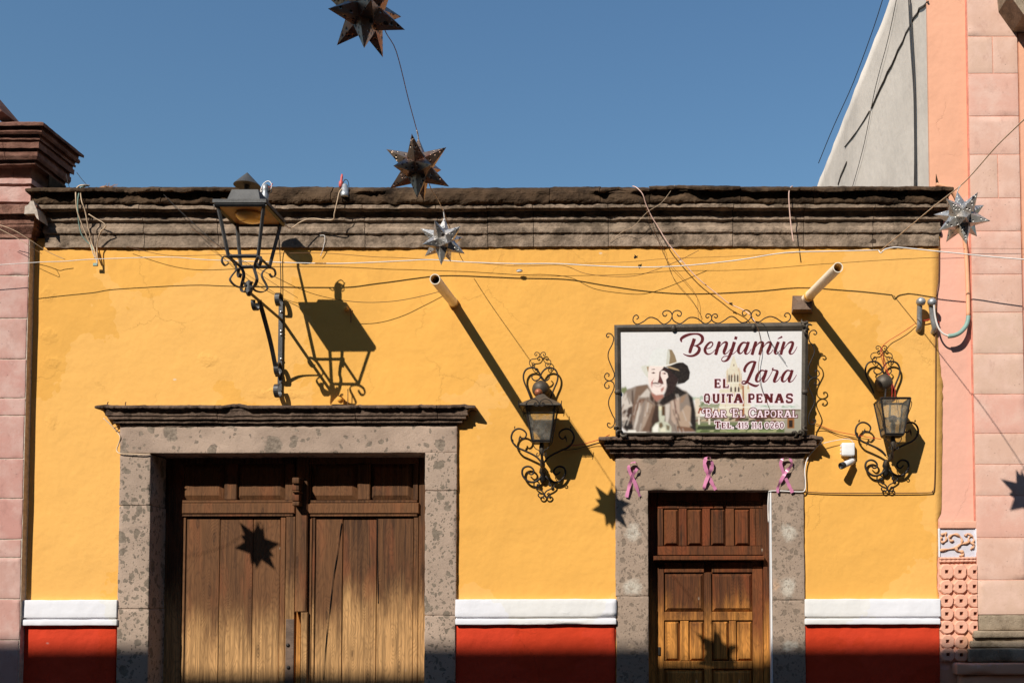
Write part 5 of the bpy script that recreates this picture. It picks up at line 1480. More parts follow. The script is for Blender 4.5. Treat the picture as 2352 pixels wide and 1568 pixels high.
line([('E', 393, 522), ('L', 545, 672)], 478, 650, slab)
line([('Q', 198, 318), ('U', 355, 502), ('I', 515, 608), ('T', 626, 748), ('A', 757, 930), ('P', 1022, 1158), ('E', 1178, 1308), ('N', 1336, 1504), ('A', 1526, 1704), ('S', 1736, 1876)], 758, 926, slab)
out_ = [(MAR, 15, 1), (rgb(238, 216, 222), 0, .95)]
for c, ex in ((MAR, 14), (rgb(238, 216, 222), 0)):
    stroke([(250, 1050, 26), (205, 1045, 24), (175, 1075, 22), (185, 1110, 22), (205, 1100, 14)], c, CT, ex)
    stroke([(780, 1048, 24), (730, 1045, 24), (700, 1070, 22), (705, 1100, 22), (725, 1092, 14)], c, CT, ex)
line([('B', 215, 345, 1035), ('A', 358, 492), ('R', 505, 628), ('E', 735, 852, 1035), ('L', 868, 972), ('C', 1035, 1190, 1030), ('A', 1195, 1318), ('P', 1328, 1438), ('O', 1450, 1562), ('R', 1574, 1692), ('A', 1702, 1846), ('L', 1852, 1958)], 1066, 1200, out_)
tel = [(OUT, 17, 1), (MAR, 0, 1.25)]
line([('T', 405, 512, 1270), ('E', 530, 612), ('L', 632, 712), ('.', 712, 772), ('4', 806, 898), ('1', 905, 952), ('5', 958, 1032), ('1', 1098, 1142), ('1', 1150, 1196), ('4', 1202, 1288), ('0', 1342, 1422), ('2', 1440, 1522), ('6', 1534, 1612), ('0', 1626, 1704)], 1294, 1402, tel)
cells = canvas[:CH // 2 * 2, :CW // 2 * 2].reshape(CH // 2, 2, CW // 2, 2, 3).mean((1, 3))
gh, gw = cells.shape[:2]
me = bpy.data.meshes.new('printed_face')
org = sat(1634, 993)
ca, cb_, cc_, cd_ = [sat(u, v, .005) - org for u, v in ((PU0, PV0), (PU1, PV0), (PU1, PV1), (PU0, PV1))]
ty, tx = np.mgrid[0:gh, 0:gw]
ty, tx = (ty / (gh - 1))[..., None], (tx / (gw - 1))[..., None]
vv = (np.array(ca) * (1 - tx) + np.array(cb_) * tx) * (1 - ty) + (np.array(cd_) * (1 - tx) + np.array(cc_) * tx) * ty
ii = np.arange(gh * gw).reshape(gh, gw)
ff = np.stack([ii[:-1, :-1], ii[1:, :-1], ii[1:, 1:], ii[:-1, 1:]], -1).reshape(-1, 4)
me.from_pydata(vv.reshape(-1, 3).tolist(), [], ff.tolist())
ca_ = me.color_attributes.new('Col', 'FLOAT_COLOR', 'POINT')
ca_.data.foreach_set('color', np.concatenate([cells.reshape(-1, 3), np.ones((gh * gw, 1))], 1).astype(np.float32).ravel())
me.materials.append(PRINT)
me.update()
_link(bpy.data.objects.new('printed_face', me), sg, org)
V = [sat(*c, .0035) for c in c4]
MB().add(V + [p + Vector((0, .03, 0)) for p in V], [(0, 3, 2, 1), (4, 5, 6, 7), (0, 1, 5, 4), (1, 2, 6, 5), (2, 3, 7, 6), (3, 0, 4, 7)]).build('backing_board', BOXWHITE, sg)
# ------------------------------------------------------------------ punched-tin stars
PHI = (1 + 5 ** .5) / 2
ICO = [Vector(v).normalized() for v in [(a, 0, b_ * PHI) for a in (-1, 1) for b_ in (-1, 1)] + [(0, b_ * PHI, a) for a in (-1, 1) for b_ in (-1, 1)] + [(b_ * PHI, a, 0) for a in (-1, 1) for b_ in (-1, 1)]]
DOD = [Vector(v).normalized() for v in [(a, b_, c) for a in (-1, 1) for b_ in (-1, 1) for c in (-1, 1)] + [(0, a / PHI, b_ * PHI) for a in (-1, 1) for b_ in (-1, 1)] + [(a / PHI, b_ * PHI, 0) for a in (-1, 1) for b_ in (-1, 1)] + [(b_ * PHI, 0, a / PHI) for a in (-1, 1) for b_ in (-1, 1)]]
from mathutils import Euler
def star(c, R, rot, mat, label, hang=None):
    c = Vector(c)
    root = thing('tin_star', label, 'star', c, 'punched tin star lanterns strung over the street')
    E_ = Euler(rot)
    core = R * .345
    kd = core / .7947
    for ax in ICO:
        ring = sorted(DOD, key=lambda d: -d.dot(ax))[:5]
        a0 = (ring[0] - ax * ring[0].dot(ax)).normalized()
        b0 = ax.cross(a0)
        ring = sorted(ring, key=lambda d: math.atan2(d.dot(b0), d.dot(a0)))
        tip = ax * R
        V = [tip] + [d * kd for d in ring]
        for v in V: v.rotate(E_)
        m = MB()
        V = [c + v for v in V]
        bev = 0
        m.add(V, [(0, i, i % 5 + 1) for i in range(1, 6)])
        m.build('point', mat, root, loc=c)
    if hang:
        tips = []
        for a in ICO:
            q = Vector(a) * R
            q.rotate(E_)
            tips.append(q)
        q = max(tips, key=lambda v: v.z)
        rod(root, 'hanging_loop', W_WHITE, [c + q * .96, (c + q * 1.02).lerp(Vector(hang), .5), Vector(hang)], .0032)
    return root
ST1, ST2, ST3, ST4 = at(840, 30, 3.95), at(960, 386, 2.9), at(1017, 554, 1.735), at(2209, 500, 1.79)
S5 = at(590, 1252, -.24) + Vector((-SX, -1, SZ)) * 1.94
h1, h2_, h3_ = at(842, -70, 3.95), at(958, 300, 2.9), at(1018, 482, 1.735)
star(ST1, .182, (-.30, -.55, .25), TINRUST, 'largest tin star, rust brown, cut off by the upper edge of the picture', at(842, -75, 3.95))
star(ST2, .182, (-.26, -.50, .45), TINRUST, 'brown tin star hanging just above the cornice, midway along the string', h2_)
star(ST3, .160, (-.10, -.50, .15), TIN, 'silvery tin star hanging in front of the yellow wall near the white cable', h3_)
star(ST4, .182, (-.20, -.52, .85), TIN, 'bright silver tin star hanging in front of the peach building', at(2207, 426, 1.79))
star(S5, .178, (.2, -.4, .4), TINRUST, 'tin star just outside the picture whose shadow falls on the gate', S5 + Vector((.01, 0, .2)))

# ------------------------------------------------------------------ cables, wires and strings
def wire(name, label, mat, pts, r, cat='wire', group=None, k=5, n=5):
    q = smooth_path(pts, k)
    o = MB().tube(q, r, n).build(name, mat, smooth=True)
    return tag(o, label, cat, group)
A = lambda pts: [at(*p) for p in pts]
wire('star_string', 'thin red-brown string joining the two rust brown stars', W_STRING, A([(842, -78, 3.95), (880, 60, 3.6), (910, 118, 3.45), (938, 228, 3.1), (957, 298, 2.9)]), .0022, 'string')
wire('star_string', 'short cream string between the brown star and the silvery star below the cornice', W_CREAM, A([(957, 298, 2.9), (985, 420, 2.3), (1004, 455, 2.1), (1018, 484, 1.735)]), .003, 'string')
wire('star_string', 'thin string from the silvery star back to the white cable on the wall', W_BROWN, A([(1018, 484, 1.735), (1040, 540, .9), (1056, 585, .35), (1064, 600, .12)]), .0028, 'string')
wire('star_string', 'cream string sloping up from the white cable past the silver star by the peach building', W_CREAM, A([(2022, 576, .30), (2080, 528, .8), (2150, 470, 1.35), (2207, 426, 1.79), (2240, 392, 2.05), (2290, 335, 2.5), (2352, 275, 3.0), (2420, 208, 3.6)]), .0036, 'string')
wire('star_string', 'string just outside the picture that carries the star shading the gate', W_BROWN, [S5 + Vector((-1.6, -1.2, .9)), S5 + Vector((-.6, -.5, .42)), S5 + Vector((.01, 0, .2))], .0022, 'string')
wire('white_cable', 'thin left stretch of white cable between the rose pier and the street lantern', W_WHITE, A([(-60, 609, .24), (0, 608, .23), (93, 602, .22), (150, 600, .21), (210, 595.5, .20), (381, 590.5, .19), (459, 595.7, .18), (536, 599, .175)]), .0030, 'cable', k=4)
wire('white_cable', 'long white cable strung from the street lantern to the star string below the cornice', W_WHITE, A([(536, 599, .175), (735, 605, .16), (830, 603.5, .14), (919, 599.5, .12), (992, 596.5, .11), (1075, 602, .10), (1180, 605.5, .10), (1278, 605.5, .105), (1360, 610, .13), (1455, 613.5, .16), (1560, 611, .185), (1690, 598, .21), (1802, 580.5, .23), (1910, 577, .26), (2018, 574.5, .30)]), .0045, 'cable', k=4)
wire('white_cable', 'white cable end running over the peach wall and pilaster', W_WHITE, A([(2018, 574.5, .30), (2023, 581, .31), (2032, 573, .31), (2048, 569, .31), (2067, 568.5, .31), (2140, 576, .32), (2220, 584, .32), (2290, 591, .33), (2420, 601, .35)]), .0048, 'cable')
MB_ = at(1802, 580.5, .232)
wire('thin_wire', 'thin brown wire drooping along the wall just under the white cable', W_BROWN, A([(290, 566, .05), (380, 586, .08), (459, 586.5, .10), (600, 583, .09), (735, 581, .09), (860, 590, .08), (920, 592, .08), (1075, 602, .07), (1180, 611, .06), (1240, 610, .06), (1295, 610, .08), (1344, 628, .10), (1400, 634.5, .11), (1454, 634, .12), (1500, 622, .12), (1560, 598, .12), (1605, 575, .13)]), .0022)
wire('thin_wire', 'thin straight wire from the cornice wire knot across to the peach wall', W_BROWN, A([(1180, 608, .08), (1424, 602.5, .08), (1530, 594, .08), (1700, 588, .09), (1900, 577, .08), (2150, 571, .06), (2352, 571, .05)]), .0016)
wire('thin_wire', 'thin dark wire sagging across the wall from the street lantern to the left spout', W_BLACK, A([(376, 447, .16), (430, 500, .18), (505, 566, .2), (560, 600, .2), (640, 640, .2), (700, 668, .19), (760, 685, .17), (830, 694, .14), (900, 692, .1), (960, 682, .06), (1015, 668, .03)]), .0024)
wire('thin_wire', 'fine wire crossing in front of the bracket arm of the street lantern', W_BROWN, A([(440, 525, .12), (540, 590, .14), (620, 645, .12), (684, 684, .04)]), .0018)
wire('thin_wire', 'thin wires knotted under the left end of the cornice by the rose pier', W_CREAM, A([(-20, 510, .26), (30, 528, .24), (70, 552, .2), (110, 578, .12), (150, 596, .06)]), .0026)
wire('thin_wire', 'second thin wire crossing the rose pier below its moulded head', W_CREAM, A([(-20, 516, .25), (50, 553, .23), (78, 572, .18), (96, 583, .1)]), .0022)
# pale cable hanging from the cornice down to the sign
wire('hanging_cable', 'pink-white cable falling from the cornice top down to the sign frame', W_PINK, A([(1453, 428, .10), (1462, 431, .17), (1476, 446, .18), (1484, 470, .15), (1497, 498, .12), (1512, 522, .10), (1530, 552, .09), (1548, 576, .08), (1576, 610, .07), (1604, 640, .06), (1648, 676, .05), (1675, 697, .05), (1706, 711, .07), (1722, 722, .15), (1735, 740, .185)]), .0042, 'cable')
wire('hanging_cable', 'short pinkish cable end dangling from the cornice above the stone-based spout', W_PINK, A([(1820, 428, .10), (1815, 432, .17), (1812, 445, .18), (1813, 475, .165), (1816, 510, .15), (1820, 540, .14), (1822.5, 555, .135)]), .0045, 'cable')
wire('loose_wire', 'thin loose wire dangling over the face of the sign', W_BROWN, [at(1735, 740, .19), at(1744, 765, .185), at(1748, 800, .19), at(1742, 840, .185), at(1744, 870, .18), at(1752, 900, .18), at(1770, 945, .175)], .0022)
wire('loose_wire', 'short dark wire stub curling over the upper edge of the sign', W_BLACK, [at(1712, 741, .17), at(1740, 738, .19), at(1757, 748, .195), at(1766, 775, .19), at(1775, 792, .19), at(1805, 834, .18)], .0022)
for i, (lab, pts) in enumerate((('thin wire bundle slanting from the cornice to the sign, steeper strand', [(1466, 455, .15), (1476, 480, .13), (1492, 520, .08), (1520, 560, .05), (1528, 588, .04), (1548, 640, .02), (1590, 690, .02), (1612, 728, .02)]),
                                 ('thin wire bundle slanting from the cornice to the sign, middle strand', [(1484, 480, .12), (1505, 535, .06), (1530, 594, .04), (1570, 640, .03), (1600, 680, .03), (1603, 715, .05), (1606, 742, .1)]),
                                 ('thin wire slanting down left from the cornice stones to the wall', [(1550, 425, .16), (1520, 465, .16), (1487, 487, .14), (1455, 520, .10), (1430, 532, .05), (1400, 556, .03)]))):
    wire('strand', lab, (W_BLACK, W_BROWN, W_CREAM)[i], A(pts), .0016)
# red wires
wire('red_wire', 'red wire from the grey conduit masts down to the roofless lantern', W_RED, A([(2103, 743, .02), (2085, 755, .03), (2065, 768, .03), (2042, 782, .03), (2026, 797, .05), (2023, 812, .06), (2032, 845, .06), (2046, 870, .08), (2049, 895, .12), (2048, 918, .2)]), .0026)
wire('red_wire', 'second red wire looping through the crown of the roofless lantern', W_RED, A([(2024, 800, .05), (2034, 838, .06), (2050, 880, .09), (2056, 900, .13), (2054, 918, .2)]), .0024)
wire('red_wire', 'red wire sagging between the sign and the roofless lantern', W_RED, A([(1862, 968, .10), (1880, 975, .03), (1912, 988, .02), (1950, 996, .03), (1985, 1002, .05), (2010, 1006, .10), (2024, 1008, .15)]), .0026)
wire('red_wire', 'red wire between the roofed lantern and the ledge under the sign', W_RED, A([(1300, 1024, .03), (1340, 1019, .025), (1378, 1008, .03), (1400, 998, .10)]), .0032)
wire('thin_wire', 'dark wire running below the red one between sign and roofless lantern', W_BLACK, A([(1866, 974, .06), (1895, 984, .02), (1930, 998, .02), (1970, 1005, .02), (2010, 1010, .06)]), .0026)
wire('thin_wire', 'dark wire from the roofed lantern to the ledge under the sign', W_BLACK, A([(1290, 1034, .03), (1325, 1030, .02), (1360, 1020, .02), (1384, 1014, .04)]), .0026)
# overpainted cable round the right of the wall
wire('wall_cable', 'thin dark cable stapled down the right edge of the yellow wall', W_BROWN, A([(2157, 566, .012), (2156, 640, .014), (2150, 700, .014), (2149, 900, .014), (2148, 1050, .014), (2146, 1118, .014), (2142, 1127, .014), (2130, 1131, .014), (2000, 1132, .014), (1900, 1131.5, .014), (1849, 1129, .014)]), .0042, 'cable', k=6)
wire('door_cable', 'white cable looping over the small door lintel and down its right jamb', W_WHITE, A([(1888, 1012, .05), (1872, 1030, .04), (1856, 1050, .03), (1849, 1075, .033), (1850, 1108, .033), (1848, 1126, .034), (1835, 1129, .034), (1800, 1127, .034), (1770, 1127, .03), (1766, 1132, .01), (1764, 1160, -.02), (1765, 1200, -.06)]), .0052, 'cable')
x0, x1, z0, z1 = rect(1769, 1772.6, 1128, 1560, -.01)
tag(MB().box(x0, x1, -.026, .05, .15, z1, .004).build('door_conduit', BOXWHITE), 'white plastic conduit strip down the right side of the panelled door', 'conduit')
wire('gate_cable', 'pale cable dropping past the left end of the gate hood and along the lintel', W_CREAM, A([(238, 960, .02), (254, 975, .02), (268, 990, .02), (276, 1003, .04), (273, 1018, .03), (268, 1033, .03), (276, 1041, .045), (300, 1042, .05), (330, 1043, .05), (345, 1042, .045)]), .005, 'cable')
wire('cable_stub', 'small twisted wires at the left end of the gate hood', W_BLACK, A([(262, 984, .03), (268, 980, .04), (272, 986, .04), (266, 990, .03)]), .003)
# bundle over the left end of the cornice
cg = (137.8, 398.1, .14653)
G = lambda pts, P: [at(cg[0] + x * cg[2], cg[1] + y * cg[2], P if not isinstance(P, (list, tuple)) else P[i]) for i, (x, y) in enumerate(pts)]
for lab, m_, r_, pts in (('cream cable, outermost of the bunch hanging over the cornice', W_CREAM, .0055, [(460, 190), (380, 185), (300, 200), (255, 260), (250, 380), (270, 580), (330, 760), (410, 960), (470, 1100), (510, 1220), (550, 1330)]),
                         ('teal cable, second of the bunch hanging over the cornice', W_TEAL, .0048, [(440, 200), (370, 205), (325, 225), (300, 300), (280, 440), (285, 640), (300, 800), (340, 960), (420, 1070), (490, 1130), (530, 1210)]),
                         ('cream cable with kinks, third of the bunch hanging over the cornice', W_CREAM, .0052, [(400, 205), (335, 240), (325, 320), (345, 450), (380, 540), (410, 660), (440, 830), (470, 960), (500, 1090), (540, 1210), (590, 1450)]),
                         ('cream cable with a sharp elbow, loosest of the bunch on the cornice', W_CREAM, .0048, [(450, 640), (560, 710), (660, 765), (715, 815), (700, 855), (640, 910), (600, 1020), (580, 1140), (585, 1300), (588, 1440)])):
    Ps = [.165 if y < 420 else .165 - .115 * min(1, (y - 420) / 700) for x, y in pts]
    if pts[0][1] < 300: Ps[0] = .10
    wire('cornice_cable', lab, m_, G(pts, Ps), r_, 'cable', 'cables hanging over the left end of the cornice')
p = at(cg[0] + 555 * cg[2], cg[1] + 1430 * cg[2], .05)
tag(MB().box(p.x - .018, p.x + .018, p.y - .006, p.y + .006, p.z - .012, p.z + .012, .003).build('cable_tag', W_TEAL), 'small teal plastic tag at the foot of the hanging cornice cables', 'tag')
q = []
rr2 = random.Random(5)
b = MB()
b.ball(at(243, 433, .06), .035, 12, (1.5, .8, .55))
for i in range(10):
    a = at(243 + rr2.uniform(-6, 14), 432 + rr2.uniform(-3, 2), .08)
    b.tube([a, a + Vector((rr2.uniform(.0, .07), rr2.uniform(-.03, .03), rr2.uniform(-.01, .03)))], .002, 3)
tag(b.build('dry_clump', DRY), 'small dried clump of weeds lying on the cornice top near the cables', 'weeds')
wire('stay_wire', 'short dark stay wire from the rose cornice down to the cable bunch', W_BLACK, A([(176, 396, .1), (188, 412, .1), (205, 431, .12)]), .0024)
wire('stay_wire', 'short dark stay wire from the rose cornice straight down to the yellow cornice', W_BLACK, A([(152, 399, .05), (155, 415, .06), (160, 434, .08)]), .0024)
# lead from the street lantern along the cornice to the small floodlight
wire('lamp_lead', 'cream twin lead running along the cornice from the street lantern to the red plug', W_CREAM, A([(620, 506, .25), (650, 514, .2), (668, 524, .16), (690, 510, .14), (715, 502, .13), (745, 505, .13), (765, 504, .14), (768, 490, .16), (775, 460, .18), (780, 440, .18), (790, 432, .17)]), .0042)
wire('lamp_lead', 'dark lead dropping behind the street lantern down to its wall bar', W_BLACK, A([(636, 505, .2), (640, 540, .08), (643, 580, .03), (645, 640, .02), (645, 690, .02)]), .0036)
wire('cable_hook', 'little white cable hook on the lower edge of the cornice', W_WHITE, A([(950, 612, .02), (955, 606, .03), (969, 605, .06), (966, 618, .05), (962, 635, .04)]) if False else A([(735, 541, .03), (745, 541, .035), (746, 552, .035), (742, 572, .025), (736, 588, .015)]), .0028)
# red plug and small floodlight on the cornice top
pg = at(784, 424, .13)
fl = thing('cornice_spotlight', 'small dark spotlight with a red plug clipped to the cornice top', 'lamp', at(791, 447, .15))
MB().lathe([(.006, -.055), (.016, -.045), (.018, -.01), (.010, 0), (.010, .03), (.006, .055)], at(784, 416, .13), (.1, 0, 1), 10).build('red_plug', m_plain('red_plastic', rgb(205, 92, 84), .5), fl, smooth=True)
c_ = at(792, 437, .15)
MB().lathe([(.030, -.055), (.033, -.05), (.033, -.02), (.030, -.018), (.030, .012), (.024, .016), (.022, .04), (.012, .05)], c_, (0, 0, 1), 16).build('spot_body', GALV, fl, smooth=True)
rod(fl, 'spot_handle', IRON, [c_ + Vector((-.02, 0, .045)), c_ + Vector((0, 0, .085)), c_ + Vector((.025, 0, .07)), c_ + Vector((.035, 0, .0))], .003)
# white knob on the thin wire
kb = at(1193, 622, .05)
b = MB().ball(kb, .018, 12, (1.5, .8, .75))
tag(b.build('insulator', BOXWHITE, smooth=True), 'small white knob tied to the thin wire right of the left spout', 'insulator')
for (u, v, lab) in ((1461, 590, 'dark wire knot where the thin wires cross below the cornice'), (1458 + 220, 698, 'dark wire knot on the pale cable above the sign')):
    c = at(u, v, .06)
    b = MB()
    rk = random.Random(u)
    pts = [c + Vector((rk.uniform(-.014, .014), rk.uniform(-.008, .008), rk.uniform(-.014, .014))) for _ in range(9)]
    b.tube(smooth_path(pts, 3), .0036, 5)
    tag(b.build('wire_knot', W_BLACK, smooth=True), lab, 'wire')

# ------------------------------------------------------------------ rain spouts
def spout(tip, base, label, r=.055):
    d = (tip - base)
    L = d.length
    dn = d.normalized()
    root = thing('rain_spout', label, 'pipe', base, 'plastic rain spouts through the yellow wall')
    b = MB()
    n = 28
    a = dn.cross(Vector((0, 0, 1))).normalized(); e = a.cross(dn)
    rings = [(0, r), (L, r), (L, r - .006), (L - .5, r - .006)]
    V = []
    for h, rr_ in rings:
        for k in range(n):
            an = 2 * math.pi * k / n
            V.append(base + dn * h + (a * math.cos(an) + e * math.sin(an)) * rr_)
    F_ = [(i * n + k, i * n + (k + 1) % n, (i + 1) * n + (k + 1) % n, (i + 1) * n + k) for i in range(3) for k in range(n)]
    b.add(V, F_)
    b.build('pipe', PVC, root, smooth=False)
    V2 = [base + dn * h + (a * math.cos(2 * math.pi * k / n) + e * math.sin(2 * math.pi * k / n)) * (r - .0065) for h in (L - .012, L - .45) for k in range(n)]
    MB().add(V2, [(k, n + k, n + (k + 1) % n, (k + 1) % n) for k in range(n)] + [[n + k for k in range(n)]]).build('pipe_bore', PVC_IN, root, smooth=True)
    return root
s1_ = spout(at(999, 641, 1.0), at(1043, 697, -.05), 'cream plastic rain spout jutting straight from the wall, nearer the gate', .037)
s2_ = spout(at(1925, 614, .9), at(1848, 690, -.02), 'cream plastic rain spout set in a broken stone block above the sign', .037)
for sp_, k in ((s1_, .05), (s2_, .13)):
    bs = WL[sp_.name]
    tp_ = at(999, 641, 1.0) if sp_ is s1_ else at(1925, 614, .9)
    dn = (tp_ - bs).normalized()
    MB().lathe([(.0378, 0), (.042, .004), (.042, .04), (.0378, .044)], bs + dn * k, dn, 28).build('pipe_collar', m_plain('yellowed_pvc', rgb(226, 178, 96), .6), sp_, smooth=False)
b = MB()
x0, x1, z0, z1 = rect(1821, 1868, 681, 711, .075)
V = [(x0, -.085, z0), (x1 - .02, -.085, z0), (x1, -.05, z1 - .02), (x0 + .045, -.06, z1 - .03), (x0 + .0, 0, z0 - .01), (x1 + .005, 0, z0 - .01), (x1 + .005, 0, z1 + .03), (x0 + .01, 0, z1 + .03)]
b.add(V, [(0, 1, 2, 3), (0, 4, 5, 1), (1, 5, 6, 2), (2, 6, 7, 3), (3, 7, 4, 0)])
b.build('spout_block', HOOD, s2_)

# ------------------------------------------------------------------ grey service masts and looping conduit
C7 = (2021.0, 398.0, .2637)
g7 = lambda x, y, P: at(C7[0] + x * C7[2], C7[1] + y * C7[2], P)
for lab, (bx_, by_), (tx_, ty_), tilt in (('shorter grey service mast with domed cap, further from the peach building', (335, 1365), (347, 1130), -.2), ('taller grey service mast with domed cap at the edge of the yellow wall', (465, 1380), (445, 1135), .25)):
    a, c = g7(bx_, by_, .01), g7(tx_, ty_, .085)
    root = thing('service_mast', lab, 'pipe', a, 'grey service masts')
    MB().tube(smooth_path([a + Vector((0, .03, -.005)), a + Vector((0, -.03, .02)), a.lerp(c, .5) + Vector((0, -.01, 0)), c], 5), .0215, 12).build('mast_pipe', GALV, root, smooth=True)
    MB().lathe([(.026, -.03), (.036, -.012), (.038, .0), (.032, .018), (.016, .03), (.003, .034)], c + Vector((.006, -.01, .01)), (tilt, -.35, 1), 16).build('mast_cap', GALV, root, smooth=True)
wire('looping_conduit', 'peach painted conduit falling from the cornice end down the peach wall', CONDUIT, [g7(x, y, P) for x, y, P in ((490, 100, .10), (560, 120, .10), (620, 155, .09), (660, 210, .075), (690, 300, .06), (715, 430, .05), (735, 560, .045), (755, 760, .04), (765, 1000, .04), (770, 1250, .045))], .0165, 'conduit', n=12)
wire('conduit_end', 'teal plastic conduit end curving in a U towards the masts', W_TEAL, [g7(x, y, P) for x, y, P in ((770, 1245, .045), (765, 1285, .055), (745, 1335, .07), (700, 1385, .085), (650, 1410, .09), (595, 1418, .09))], .0175, 'conduit', n=12)
wire('service_cable', 'pale service cable rising from the teal conduit into the taller mast', W_WHITE, [g7(x, y, P) for x, y, P in ((600, 1417, .09), (545, 1392, .09), (505, 1335, .09), (482, 1250, .095), (472, 1160, .11), (468, 1105, .115))], .0075, 'cable', n=8)
wire('red_wire', 'red wire lying between the feet of the two service masts', W_RED, [g7(x, y, .03) for x, y in ((360, 1285), (400, 1280), (440, 1272), (500, 1285), (515, 1300))], .0045)
# cables down the grey side wall
for i, (lab, m_, r_, pts) in enumerate((('thick dark cable hanging down the grey side wall', W_BLACK, .008, [(2091, 0), (2095, 80), (2101, 200), (2103, 330), (2104, 430)]), ('second dark cable beside the thick one on the grey side wall', W_BLACK, .005, [(2087, 0), (2092, 110), (2099, 215), (2101, 350), (2100, 430)]),
                                        ('thin wire slanting across the grey side wall', W_BLACK, .0035, [(2059, 0), (2040, 90), (2010, 205), (1985, 330), (1958, 430)]))):
    wire('side_cable', lab, m_, [on_x(u, v, RX0 - .006) for u, v in pts], r_, 'cable')
wire('roof_wire', 'dark wire rising into the sky beside the grey side wall', W_BLACK, [at(2036, -30, -3.0), at(2008, 60, -3.2), at(1960, 190, -3.6), at(1915, 290, -4.0), at(1880, 375, -4.4)], .005)

# ------------------------------------------------------------------ junction box and camera beside the small door
x0, x1, z0, z1 = rect(1934, 1964, 1016, 1046, .055)
jb = thing('junction_box', 'white junction box on the yellow wall above the small camera', 'box', ((x0 + x1) / 2, 0, z0))
MB().rough(x0, x1, -.055, .002, z0, z1, .010, .0006, .03, 1, 5).build('box_lid', BOXWHITE, jb, smooth=True)
for k in range(3): MB().lathe([(.007, 0), (.007, .006)], (x0 - .004, -.03, z0 + .02 + k * .03), (-1, 0, 0), 8).build('knockout', BOXWHITE, jb)
rod(jb, 'box_lead', W_WHITE, [at(1864, 1030, .05), at(1890, 1018, .045), at(1925, 1010, .04), at(1950, 1008, .04), at(1960, 1016, .03)], .0028)
sc_ = thing('security_camera', 'small white bullet camera under the junction box, pointing down left', 'camera', at(1957, 1064, 0))
a, c = at(1956, 1060, .05), at(1931, 1070, .13)
MB().lathe([(.030, -.004), (.030, .012), (.018, .022), (.012, .04)], at(1956, 1058, 0), (0, -1, -.1), 16).build('mount', BOXWHITE, sc_, smooth=True)
d = (c - a)
MB().lathe([(.016, -.01), (.024, 0), (.025, d.length * .72), (.023, d.length * .74)], a, d, 18).build('camera_body', BOXWHITE, sc_, smooth=True)
MB().lathe([(.0255, d.length * .72), (.027, d.length * .74), (.027, d.length * .98), (.022, d.length), (.021, d.length * .93), (.001, d.length * .92)], a, d, 18).build('lens_hood', BLACKPL, sc_, smooth=True)

# ------------------------------------------------------------------ pink awareness ribbons
CR = (1424.0, 1018.2, .17577)
def ribbon(label, paths):
    c = at(CR[0] + paths[0][0][0] * CR[2], CR[1] + paths[0][0][1] * CR[2], .05)
    root = thing('pink_ribbon', label, 'ribbon', c, 'pink satin ribbons on the small door lintel')
    for path in paths:
        q = smooth_path([Vector(p[:2] + (p[2],)) for p in path], 6)
        wd = smooth_path([Vector((p[3], p[4], 0)) for p in path], 6)
        V = []
        n = len(q)
        for i in range(n):
            p = at(CR[0] + q[i].x * CR[2], CR[1] + q[i].y * CR[2], q[i].z)
            p2 = at(CR[0] + q[min(i + 1, n - 1)].x * CR[2], CR[1] + q[min(i + 1, n - 1)].y * CR[2], q[min(i + 1, n - 1)].z)
            p0 = at(CR[0] + q[max(i - 1, 0)].x * CR[2], CR[1] + q[max(i - 1, 0)].y * CR[2], q[max(i - 1, 0)].z)
            t = (p2 - p0).normalized()
            s2 = t.cross(Vector((0, 1, 0)))
            s2 = s2.normalized() if s2.length > 1e-5 else Vector((1, 0, 0))
            hw2 = wd[i].x * CR[2] / S / 2 * .88
            an = math.radians(wd[i].y + 30 * math.sin(i * .42 + q[0].x) + 14 * math.sin(i * .95))
            wv = s2 * math.cos(an) + t.cross(s2) * math.sin(an)
            V += [p + wv * hw2, p - wv * hw2]
        F_ = [(2 * i, 2 * i + 1, 2 * i + 3, 2 * i + 2) for i in range(n - 1)]
        MB().add(V, F_).build('ribbon_band', SATIN, root, smooth=True)
ribbon('pink satin ribbon nearest the roofed lantern, its loop turned dark side out', [
    [(85, 700, .040, 52, 0), (120, 560, .045, 54, 5), (165, 420, .055, 50, 10), (215, 340, .060, 44, 30), (232, 290, .065, 40, 60), (205, 250, .065, 42, 78), (165, 245, .062, 50, 75), (120, 280, .058, 50, 40), (118, 340, .055, 48, 15), (150, 420, .048, 50, 5), (205, 540, .042, 54, -5), (258, 690, .036, 50, -12)]])
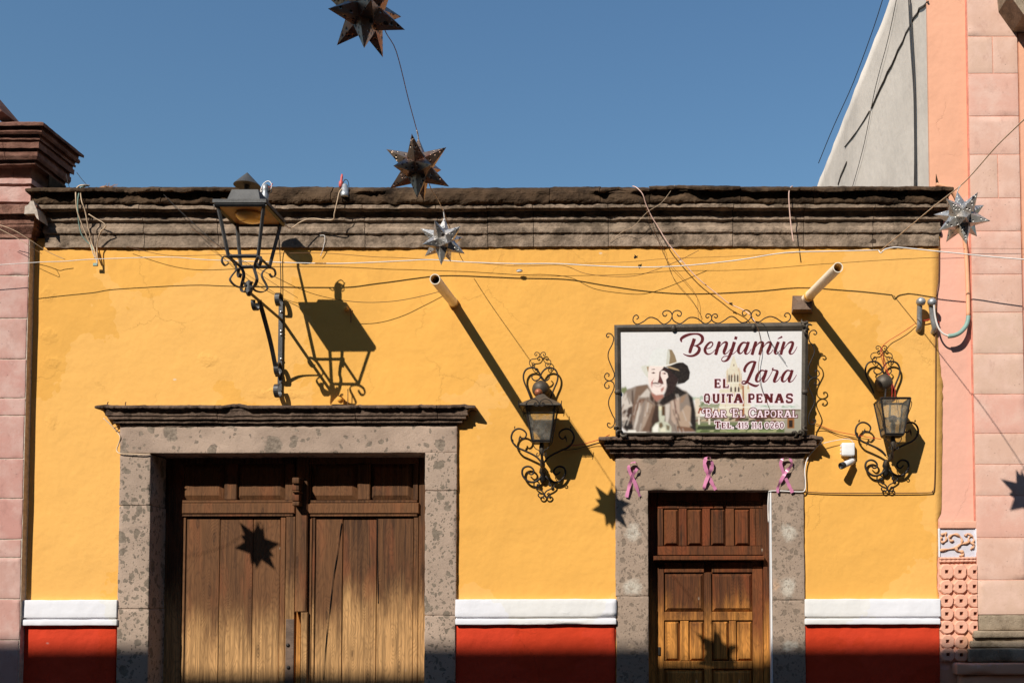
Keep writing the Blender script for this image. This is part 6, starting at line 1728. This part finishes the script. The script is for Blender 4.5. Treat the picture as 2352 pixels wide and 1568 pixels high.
ribbon('pink satin ribbon in the middle of the lintel', [
    [(1095, 600, .040, 50, 10), (1110, 530, .045, 54, 0), (1150, 430, .052, 58, -8), (1195, 330, .058, 56, 15), (1205, 250, .064, 46, 50), (1165, 175, .066, 50, 78), (1125, 190, .062, 56, 60), (1105, 260, .058, 60, 20), (1125, 340, .054, 60, 0), (1165, 440, .046, 58, 0), (1215, 540, .042, 54, 6), (1250, 605, .040, 52, 15)]])
ribbon('pink satin ribbon nearest the roofless lantern, tail caught on the cable', [
    [(2065, 645, .050, 34, 30), (2062, 580, .05, 46, 10), (2110, 470, .052, 50, 0), (2170, 370, .056, 54, -5), (2235, 290, .060, 52, 15), (2240, 230, .064, 44, 50), (2190, 180, .064, 40, 76), (2130, 195, .060, 46, 55), (2100, 260, .058, 46, 15), (2125, 350, .052, 50, 0), (2165, 450, .046, 52, 0), (2210, 550, .044, 54, 0), (2255, 640, .044, 54, 8)]])

# ------------------------------------------------------------------ small things on the gate hood
b = MB().ball(at(781, 918, .05), .022, 14, (1, .9, 1))
mr = thing('broken_moulding', 'small broken plaster scroll and stub of iron standing on the gate hood', 'debris', at(781, 930, .05))
b.build('plaster_ball', m_plaster('yellow_overpaint', (.80, .37, .062)), mr, smooth=True)
q = [at(u, v, .03) for u, v in ((762, 929), (770, 918), (779, 909), (787, 912), (790, 929))]
MB().prism([(p.x, p.z) for p in q], -.05, -.01).build('plaster_lump', YELLOW, mr)
MB().tube([at(799, 930, .04), at(799, 893, .04)], .0035, 5).build('iron_stub', W_BROWN, mr)
rust = random.Random(12)
nl = thing('iron_peg', 'thin rusty peg stuck in the wall inside the street lantern shadow', 'peg', at(806, 705, .0))
MB().tube([at(806, 741, .012), at(806, 708, .012)], .004, 5).build('peg_rod', W_BROWN, nl)
MB().ball(at(795, 709, .02), .02, 12).build('peg_plug', YELLOW, nl, smooth=True)
for (u, lab) in ((247, 'first tiny rusty nail on top of the gate hood'), (288, 'second tiny rusty nail on top of the gate hood')):
    tag(MB().tube([at(u, 931, .06), at(u, 925, .06), at(u + 1.5, 923, .065)], .004, 5).build('rusty_nail', W_BROWN), lab, 'nail')
